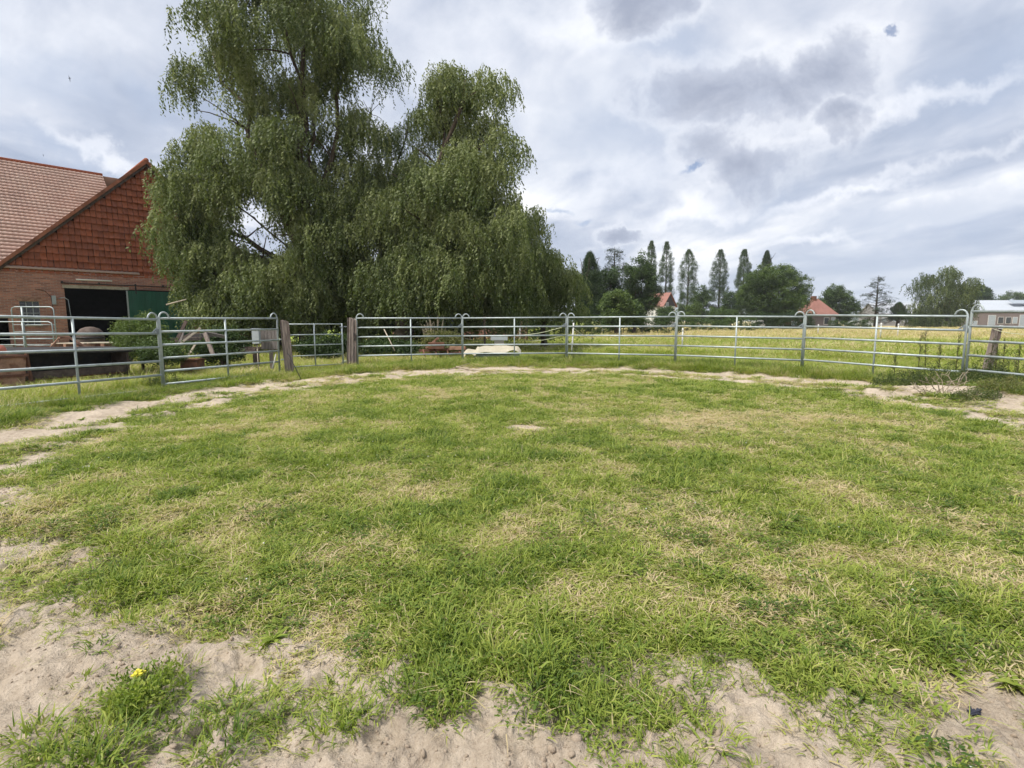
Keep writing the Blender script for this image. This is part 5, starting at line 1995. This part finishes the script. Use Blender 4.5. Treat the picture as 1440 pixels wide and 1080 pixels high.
# ------------------------------------------------------------------ buildings far away
def house(name, cx, Y, rz, Lx, Ly, hw, hr, walls, roof, label, hip=0.0, wins=(), chim=None, gable=None, eave=.35, cat='house'):
    t = empty(name, (cx, Y, g1(cx, Y)), rz, label, cat)
    a, b = Lx / 2, Ly / 2
    m = MB(); m.box(-a, a, -b, b, -.2, hw); m.build('wall', MT[walls], t)
    # roof: ridge along x
    x0_, x1_ = -a - eave, a + eave
    y0_, y1_ = -b - eave, b + eave
    ze = hw - eave * hr / (b + eave) * .6
    m = MB()
    hx = hip * (b + eave)
    vs = [(x0_, y0_, ze), (x1_, y0_, ze), (x1_, y1_, ze), (x0_, y1_, ze), (x0_ + hx, 0, hw + hr), (x1_ - hx, 0, hw + hr)]
    vs2 = [(p[0], p[1], p[2] + .12) for p in vs]
    m.add(vs2, [(0, 1, 5, 4), (2, 3, 4, 5)] + ([(1, 2, 5), (3, 0, 4)] if hip else []))
    m.add(vs, [(4, 5, 1, 0), (5, 4, 3, 2)])
    m.add([vs[0], vs[1], vs2[1], vs2[0]], [(0, 1, 2, 3)])
    m.add([vs[2], vs[3], vs2[3], vs2[2]], [(0, 1, 2, 3)])
    if not hip:
        for (i, j, k) in ((0, 4, 3), (1, 5, 2)):
            m.add([vs[i], vs[j], vs2[j], vs2[i]], [(0, 1, 2, 3)])
            m.add([vs[j], vs[k], vs2[k], vs2[j]], [(0, 1, 2, 3)])
    m.build('roof', MT[roof], t)
    if not hip:
        m = MB()
        for s in (-1, 1):
            m.add([(s * a, -b, hw), (s * a, b, hw), (s * a, 0, hw + hr - .15 * hr / b)], [(0, 1, 2) if s > 0 else (2, 1, 0)])
        m.build('gable', MT[gable or walls], t)
    if chim:
        m = MB(); m.box(chim[0] - .35, chim[0] + .35, -.35, .35, hw + hr - .8, hw + hr + chim[1]); m.build('chimney', MT['rust'], t)
    for (face, u, z, w_, h_, mg) in wins:
        f = MB(); g = MB()
        if face == 'f':
            f.box(u - w_ / 2 - .08, u + w_ / 2 + .08, -b - .05, -b + .01, z - .08, z + h_ + .08)
            g.box(u - w_ / 2, u + w_ / 2, -b - .07, -b - .052, z, z + h_)
        else:
            f.box(a - .01, a + .05, u - w_ / 2 - .08, u + w_ / 2 + .08, z - .08, z + h_ + .08)
            g.box(a + .052, a + .07, u - w_ / 2, u + w_ / 2, z, z + h_)
        wo = f.build('window', MT['white'], t)
        g.build('pane', MT[mg], wo)
    return t


# brick cottage behind the broad willow
cx_ = P(742, 430, 40).x
house('brick_cottage', cx_ - 5.0, 42, 0, 10, 6, 3.0, 3.2, 'brick', 'far_roof_red', 'red brick cottage with tiled roof half hidden by the broad willow',
      wins=(('f', -2.5, 1.0, 1.0, 1.1, 'glass'), ('f', 1.2, 1.0, 1.0, 1.1, 'glass'), ('f', 3.9, 1.0, .8, 1.1, 'glass')), chim=(-2, .8))
# white house with red roof and dark gable
h1 = P(935, 440, 118)
house('white_house', h1.x - 1.2, 118, R(-48), 4.8, 4.9, 4.7, 2.8, 'white', 'far_roof_red', 'white house with red tiled roof and dark slate gable below the poplars', gable='slate',
      wins=(('r', -.9, 4.3, .9, 1.1, 'glass_pale'), ('r', 1.0, 2.2, .9, 1.1, 'glass_pale')), chim=(-1.2, .5))
# brick house with red hip roof
h2 = P(1140, 450, 96)
house('hip_roofed_house', h2.x + .6, 96, R(12), 4.8, 4.6, 2.7, 2.6, 'far_wall', 'far_roof_red', 'brick house with bright red hip roof right of the big round tree', hip=.8,
      wins=(('f', .5, .9, .9, 1.1, 'glass'), ('f', 1.9, .9, .7, 1.1, 'glass_pale')), chim=(-.4, .6))
# shed below big tree
h5 = P(1102, 455, 92)
house('garden_shed', h5.x, 92, 0, 5.5, 3, 1.9, .7, 'rust', 'slate', 'low brown shed under the big round tree', wins=(('f', -1.2, .7, .8, .7, 'glass'), ('f', 1.0, .7, .8, .7, 'glass_pale')), cat='shed')
# long grey roofed farm building
a_, b_ = P(1222, 440, 160), P(1312, 440, 160)
house('long_shed', (a_.x + b_.x) / 2, 160, R(0), b_.x - a_.x, 9, 3.6, 3.0, 'far_wall_grey', 'far_roof_grey', 'long low building with pale grey roof behind the pine', cat='shed',
      wins=tuple(('f', -8 + 3.2 * i, 1.2, 1.5, 1.2, 'glass_pale') for i in range(6)))
a_ = P(1305, 440, 150); b_ = P(1372, 440, 150)
house('low_annexe', (a_.x + b_.x) / 2, 150, R(0), b_.x - a_.x, 8, 2.6, 1.1, 'far_wall_grey', 'slate', 'dark low annexe under the tall birch', cat='shed',
      wins=tuple(('f', -5 + 2.6 * i, .6, 1.1, .8, 'glass_pale') for i in range(5)))
# hall with white roof on the right
a_ = P(1366, 434, 140)
hall = house('white_roofed_hall', a_.x + 17, 147, R(-2), 34, 12, 4.3, 2.7, 'far_wall', 'far_roof_white', 'long hall with pale metal roof and row of windows, far right', cat='hall',
             wins=(('f', -14.2, .4, 1.1, 1.0, 'glass_pale'), ('f', -9.9, .0, 1.8, 2.9, 'glass_pale'), ('f', -7.6, .8, 1.3, 1.6, 'glass'), ('f', -5.6, .8, 1.3, 1.6, 'glass'), ('f', -3.9, .8, 1.1, 1.6, 'glass_pale'),
                   ('f', -1.5, .0, 2.4, 3.0, 'glass_pale'), ('f', 3.0, .8, 1.5, 1.6, 'glass'), ('f', 6.2, .8, 1.5, 1.6, 'glass')))
m = MB(); m.add([(-3.5, -4.6, 6.05), (6, -4.6, 6.05), (6, -2.6, 7.0), (-3.5, -2.6, 7.0), (-3.5, -4.6, 6.12), (6, -4.6, 6.12), (6, -2.6, 7.07), (-3.5, -2.6, 7.07)],
                [(4, 5, 6, 7), (0, 1, 5, 4), (1, 2, 6, 5), (2, 3, 7, 6), (3, 0, 4, 7)])
m.build('roof_light', MT['glass_pale'], hall)


# ------------------------------------------------------------------ parked cars, trailer, cattle
def car(px, Y, rz, label, matn='white', L=4.2):
    b = P(px, 456, Y)
    t = empty('parked_car', (b.x, Y, g1(b.x, Y)), rz, label, 'car', 'cars parked by the far houses')
    m = MB()
    prof = [(-2.1, .3), (-2.1, .75), (-1.95, .95), (-1.3, 1.0), (-.7, 1.42), (.7, 1.45), (1.35, 1.05), (1.95, .9), (2.1, .6), (2.1, .3)]
    n = len(prof)
    vs = [(x * L / 4.2, y, z) for y in (-.85, .85) for x, z in prof]
    fs = [tuple(range(n)), tuple(range(2 * n - 1, n - 1, -1))] + [(i, n + i, n + (i + 1) % n, (i + 1) % n) for i in range(n)]
    m.add(vs, fs); m.build('body', MT[matn], t)
    m = MB(); m.add([(-1.2, -.86, 1.02), (1.2, -.86, 1.04), (.65, -.86, 1.38), (-.65, -.86, 1.37)], [(0, 1, 2, 3)]); m.build('side_window', MT['glass'], t)
    for x in (-1.3, 1.3):
        for y in (-.86, .72):
            m = MB(); m.tube([(x, y - .02, .32), (x, y + .16, .32)], .32, 12); m.build('wheel', MT['tyre'], t)
    return t


car(1202, 125, .1, 'white car parked left of the pine trunk', 'white')
car(1213, 128, .0, 'pale grey car parked right beside the white one', 'grey_plastic')
cv = P(1066, 452, 84)
t = empty('caravan', (cv.x, 84, 0), .1, 'small white caravan under the big round tree', 'caravan')
m = MB(); m.add([(-.8, -.6, .45), (.8, -.6, .45), (.9, -.6, 1.0), (.45, -.6, 1.55), (-.8, -.6, 1.5), (-.8, .6, .45), (.8, .6, .45), (.9, .6, 1.0), (.45, .6, 1.55), (-.8, .6, 1.5)],
                [(0, 1, 2, 3, 4), (9, 8, 7, 6, 5), (0, 5, 6, 1), (1, 6, 7, 2), (2, 7, 8, 3), (3, 8, 9, 4), (4, 9, 5, 0)]); m.build('body', MT['white'], t)
m = MB(); m.box(-.5, .3, -.62, -.602, 1.0, 1.3); m.build('window', MT['glass'], t)
for s in (-1, 1):
    m = MB(); m.tube([(0, s * .62 - .05, .28), (0, s * .62 + .05, .28)], .28, 12); m.build('wheel', MT['tyre'], t)


def cow(px, Y, rz, label, s=1.0):
    b = P(px, 460, Y)
    sk = {'v': [(-.7, 0, 1.05), (-.2, 0, 1.0), (.45, 0, 1.08), (.75, 0, 1.1), (1.0, 0, .75), (1.15, 0, .42), (1.32, 0, .2),
                (-.72, .2, .7), (-.78, .2, .35), (-.72, .2, .02), (-.72, -.2, .7), (-.78, -.2, .35), (-.72, -.2, .02),
                (.5, .2, .65), (.5, .2, .33), (.52, .2, .02), (.5, -.2, .65), (.5, -.2, .33), (.52, -.2, .02), (-.95, 0, 1.0), (-1.0, 0, .5), (1.12, .16, .5), (1.12, -.16, .5)],
          'e': [(0, 1), (1, 2), (2, 3), (3, 4), (4, 5), (5, 6), (0, 7), (7, 8), (8, 9), (0, 10), (10, 11), (11, 12), (2, 13), (13, 14), (14, 15), (2, 16), (16, 17), (17, 18), (0, 19), (19, 20), (5, 21), (5, 22)],
          'r': [.30, .36, .33, .22, .16, .13, .09, .14, .07, .06, .14, .07, .06, .11, .06, .055, .11, .06, .055, .05, .03, .04, .04]}
    me = bpy.data.meshes.new('cow')
    me.from_pydata([tuple(c_ * s for c_ in v) for v in sk['v']], sk['e'], [])
    o = bpy.data.objects.new('grazing_cow', me)
    C.objects.link(o)
    me.materials.append(MT['cow_hide'])
    md = o.modifiers.new('skin', 'SKIN')
    o.modifiers.new('sub', 'SUBSURF').render_levels = 1
    for i, d in enumerate(me.skin_vertices[0].data):
        d.radius = (sk['r'][i] * s, sk['r'][i] * s)
        d.use_root = i == 1
    o.location = (b.x, Y, g1(b.x, Y)); o.rotation_euler = (0, 0, rz)
    return tag(o, label, 'cow', 'cattle far out in the meadow')


cow(1173, 104, .2, 'black cow grazing left of the second one, before the brick house', .62)
cow(1179.5, 107, 2.9, 'smaller black cow grazing right beside the first', .55)


# ------------------------------------------------------------------ tall weeds, dead branches, mound
def dock(px, ybase, ytop, Y, label, seed, lean=0.0):
    a = P(px, ybase, Y)
    z0 = g1(a.x, Y)
    h = P(px, ytop, Y).z - z0
    r = random.Random(seed); rn = np.random.default_rng(seed)
    t = empty('dock_plant', (a.x, Y, z0), 0, label, 'weed', 'tall dark dock stalks behind the right fence')
    m = MB()
    m.tube([(0, 0, -.03), (lean * .3, 0, h * .5), (lean, .02, h)], [.008, .007, .003], 5)
    pts, sc = [], []
    for i in range(9):
        u = .35 + .6 * i / 9
        ang = r.uniform(0, 6.28); L = .10 * (1.3 - u)
        b0 = Vector((lean * u, 0, h * u))
        e = b0 + Vector((L * math.cos(ang), L * math.sin(ang), .11))
        m.tube([b0, e], [.004, .003], 4)
        for q in range(4):
            p = b0.lerp(e, .3 + q * .2); pts.append((p.x, p.y, p.z)); sc.append(r.uniform(.05, .10))
        pts.append((b0.x, b0.y, b0.z)); sc.append(.08)
    for i in range(7):
        pts.append((r.uniform(-.1, .1), r.uniform(-.1, .1), r.uniform(.03, .3 * h))); sc.append(r.uniform(.12, .22))
    m.build('stem', MT['stem_dark'], t)
    k = len(pts)
    scatter('leaves', np.array(pts), rn.uniform(0, 6.28, (k, 3)), S3(np.array(sc)), np.clip(rn.normal(.18, .12, k), 0, 1), rn.integers(0, 3, k), wl_c, t)


for args in ((1292, 512, 466, 13.4, 'dock stalk farthest left behind the fence, thin and straight', 1), (1302, 514, 462, 13.6, 'dock stalk leaning left beside the thin straight one', 2, -.10),
             (1343, 532, 468, 12.4, 'thick dark dock stalk left of the double fence joint', 3), (1320, 520, 482, 13.2, 'short dock stalk between the leaning and the thick one', 4),
             (1391, 524, 470, 12.2, 'bushy dock in front of the rough wooden post', 5, .03), (1399, 524, 484, 12.0, 'low dock right of the rough wooden post', 6),
             (1409, 524, 474, 12.6, 'thin dock well right of the rough wooden post', 7), (1430, 530, 482, 12.0, 'rightmost dock stalk near the frame edge', 8),
             (1258, 520, 496, 13.0, 'small dock seen below the fifth rail', 9)):
    dock(*args)
# leafy weeds on the bank at right
for i, (px, py, Y, wd, hh, lb, tn) in enumerate(((1270, 545, 11.6, .9, .35, 'dark green mat of weeds left of the dead branches', .22), (1310, 548, 11.2, .8, .40, 'leafy weeds around the dead branches', .45),
                                                (1372, 548, 11.2, .9, .42, 'green weeds under the double fence joint', .4), (1412, 560, 9.9, .55, .30, 'yellow green weeds at the right frame edge', .8),
                                                (1425, 532, 11.6, .8, .5, 'dark green weeds behind the rightmost panel', .25), (1390, 528, 12.4, .7, .6, 'tall weeds at the foot of the rough wooden post', .35),
                                                (230, 534, 12.3, .55, .35, 'weeds at the foot of the left double fence joint', .45), (800, 514, 18.4, .5, .30, 'weeds at the foot of the mid picture fence joint', .35),
                                                (812, 500, 20.8, .45, .75, 'leafy shoots climbing beside the nearest white post', .3), (1370, 575, 9.6, .5, .14, 'low weeds on the sandy bank at right', .5), (1412, 530, 12.6, .9, .8, 'tall green weeds between the rough wooden post and the frame edge', .4), (1350, 530, 12.6, .6, .6, 'tall green weeds behind the thick dock stalk', .35))):
    a = P(px, py, Y); z0 = g1(a.x, Y)
    r = np.random.default_rng(800 + i)
    t = empty('weed_patch', (a.x, Y, z0), 0, lb, 'weeds')
    n = int(170 * wd)
    ang = r.uniform(0, 6.28, n); rad = wd * .6 * np.sqrt(r.uniform(0, 1, n))
    p = np.stack([rad * np.cos(ang) * 1.3, rad * np.sin(ang), hh * r.uniform(0, 1, n) * (1 - (rad / (wd * .62)) ** 2 * .8)], -1)
    p[:, 2] += gz(a.x + p[:, 0], Y + p[:, 1]) - z0 + .02
    m = MB()
    for k in range(12):
        q = p[r.integers(0, n)]
        m.tube([(q[0] * .7, q[1] * .7, -.02), tuple(q)], [.006, .003], 4)
    m.build('stems', MT['stem_dark'], t)
    scatter('leaves', p, r.uniform(0, 6.28, (n, 3)), S3(r.uniform(.12, .24, n)), np.clip(r.normal(tn, .15, n), 0, 1), r.integers(0, 3, n), wl_c, t)

for i, (px, py, Y, ln, n, lb) in enumerate(((1322, 565, 10.3, .75, 9, 'pale dead branches heaped on the bank in front of the fence'), (1300, 572, 10.1, .5, 6, 'smaller dead branch left of the branch heap'),
                                           (1345, 560, 10.5, .6, 6, 'forked dead branch leaning right on the branch heap'))):
    a = P(px, py, Y); z0 = g1(a.x, Y)
    r = random.Random(90 + i)
    t = empty('dead_branch', (a.x, Y, z0), r.uniform(0, 1), lb, 'branch', 'dead branches on the right bank')
    for k in range(n):
        an = r.uniform(0, math.pi); el = r.uniform(.1, 1.1); L = ln * r.uniform(.5, 1.1)
        d = Vector((math.cos(an) * math.cos(el), .5 * math.sin(an) * math.cos(el), math.sin(el) * .85))
        m = MB()
        p0 = Vector((r.uniform(-.1, .1), r.uniform(-.1, .1), .02))
        pm = p0 + d * L * .5 + Vector((r.uniform(-.05, .05), 0, r.uniform(0, .05)))
        pe = p0 + d * L + Vector((r.uniform(-.1, .1), 0, r.uniform(-.12, .02)))
        m.tube([p0, pm, pe], [.008, .006, .003], 5)
        for q in range(2):
            s0 = pm.lerp(pe, r.uniform(0, .6)); m.tube([s0, s0 + Vector((r.uniform(-.15, .15), r.uniform(-.1, .1), r.uniform(-.02, .15)))], [.006, .003], 4)
        m.build('twig', MT['twig'], t)

# dry stalk clump behind the plough
a = P(612, 492, 21.6)
r = random.Random(55)
t = empty('dry_stalks', (a.x, 21.6, g1(a.x, 21.6)), 0, 'clump of tall dry straw coloured stalks behind the rusty plough', 'stalks')
for k in range(22):
    m = MB(); x, y = r.uniform(-.35, .35), r.uniform(-.2, .2); h = r.uniform(1.0, 1.75)
    m.tube([(x, y, 0), (x * 1.3, y, h * .6), (x * 1.9 + r.uniform(-.1, .1), y, h)], [.009, .007, .004], 4); m.build('stalk', MT['twig'], t)

# weed with yellow flowers in the near sand
a = P(205, 978, 2.0)
fx, fy = a.x * 1.0, 2.0
dd = CAMZ / (-(pxdir(205, 978)[1]))
fx, fy = pxdir(205, 978)[0] * dd, dd
t = empty('flowering_weed', (fx, fy, g1(fx, fy)), 0, 'small weed with a yellow flower head on the near sand, lower left', 'weed')
r = np.random.default_rng(56)
n = 34
ang = r.uniform(0, 6.28, n); rad = .12 * np.sqrt(r.uniform(0, 1, n))
p = np.stack([rad * np.cos(ang), rad * np.sin(ang), .01 + .05 * r.uniform(0, 1, n)], -1)
scatter('leaves', p, r.uniform(0, 6.28, (n, 3)), S3(r.uniform(.7, 1.3, n)), np.clip(r.normal(.5, .12, n), 0, 1), r.integers(0, 3, n), weed_c, t)
scatter('blades', p[:14] * np.array([1.1, 1.1, .1]), np.zeros((14, 3)) + r.uniform(0, 6.28, (14, 1)) * np.array([0, 0, 1]), S3(r.uniform(.4, .7, 14)), np.full(14, .5), r.integers(0, 4, 14), clump_c, t)
m = MB()
m.tube([(-.03, .02, 0), (-.045, .03, .075)], [.003, .002], 4)
m.tube([(-.02, .02, 0), (-.02, .05, .065)], [.003, .002], 4)
m.build('stem', MT['stem_dark'], t)
m = MB()
for i in range(16):
    c0 = Vector((-.042 + random.uniform(-.02, .02), .035 + random.uniform(-.02, .02), .075 + random.uniform(-.006, .006)))
    m.box(c0.x - .006, c0.x + .006, c0.y - .005, c0.y + .005, c0.z - .003, c0.z + .003)
m.build('flower_head', MT['yellow'], t)

# dark feather tuft lying on the sand, lower right
dd = CAMZ / (-(pxdir(1368, 995)[1]))
fx, fy = pxdir(1368, 995)[0] * dd, dd
m = MB()
r = random.Random(57)
for i in range(16):
    an = r.uniform(-.6, 2.6); L = r.uniform(.015, .04)
    p0 = Vector((r.uniform(-.012, .012), r.uniform(-.008, .008), .008))
    m.beam(p0, p0 + Vector((math.cos(an) * L, math.sin(an) * L * .6, r.uniform(0, .02))), .007, .003)
tag(m.build('feather_tuft', MT['feather'], None, (fx, fy, g1(fx, fy))), 'small blue black feather tuft lying on the sand, lower right', 'feathers')

# a few stones
for i, (px, py, s, lb) in enumerate(((122, 658, .05, 'pale flat stone in the turf at left'), (1253, 978, .012, 'small pale pebble at the turf edge, lower right'),
                                    (910, 978, .03, 'grey stone half sunk where the turf meets the near sand'), (700, 930, .02, 'small stone at the turf edge near the middle'))):
    dd = CAMZ / (-(pxdir(px, py)[1])); fx, fy = pxdir(px, py)[0] * dd, dd
    r = random.Random(i)
    m = MB(); m.lathe([(0, -.01), (s * .8, 0), (s, s * .25), (s * .7, s * .5), (0, s * .55)], 9)
    m.v = [(x * r.uniform(.85, 1.15), y * r.uniform(.6, .9), z) for x, y, z in m.v]
    tag(m.build('stone', MT['stone'], None, (fx, fy, g1(fx, fy))), lb, 'stone')

# two birds high over the barn roof
for i, (px, py, Y, s, lb) in enumerate(((98, 110, 60, .42, 'small dark bird flying high above the barn roof'), (61, 218, 90, .3, 'tiny bird just above the barn ridge'))):
    a = P(px, py, Y)
    m = MB()
    m.tube([(-.35 * s, 0, 0), (0, 0, .02), (.35 * s, 0, 0)], [.02, .06 * s, .015], 6)
    m.add([(-.1 * s, 0, 0), (.12 * s, 0, 0), (-.05 * s, -.2 * s, .5 * s), (-.2 * s, -.25 * s, .95 * s)], [(0, 1, 2, 3)])
    m.add([(-.1 * s, 0, 0), (.12 * s, 0, 0), (-.05 * s, .2 * s, -.5 * s), (-.2 * s, .25 * s, -.9 * s)], [(3, 2, 1, 0)])
    tag(m.build('bird', MT['black_dark'], None, a), lb, 'bird')

# far woods closing the horizon
r = np.random.default_rng(900)
n = 5200
u = r.uniform(-1.15, 1.15, n)
D = 420 + 80 * r.uniform(0, 1, n)
hgt = 7 + 9 * vn(u * 14, u * 0, 77)
p = np.stack([np.sin(u) * D, np.cos(u) * D, hgt * r.uniform(0.05, 1, n) ** .8], -1)
o = scatter('distant_woods', p, r.uniform(0, 6.28, (n, 3)), S3(r.uniform(3.5, 6, n)), np.clip(r.normal(.35, .1, n), 0, 1), r.integers(0, 5, n), leaf_c)
tag(o, 'low line of distant woods along the horizon', 'woods', None, 'stuff')


# thin summer haze lying over the land
hm = bpy.data.materials.new('haze')
hm.use_nodes = True
hm.node_tree.nodes.clear()
t = NT(hm.node_tree)
pv = t.n('ShaderNodeVolumePrincipled')
pv.inputs['Color'].default_value = (0.86, 0.90, 0.96, 1)
pv.inputs['Density'].default_value = 0.0003
t.t.links.new(pv.outputs[0], t.n('ShaderNodeOutputMaterial').inputs['Volume'])
m = MB(); m.box(-4700, 4700, -4700, 4700, -3, 27)
ho = m.build('haze', hm, kind='stuff')
tag(ho, 'thin pale haze over the far fields and trees', 'haze')
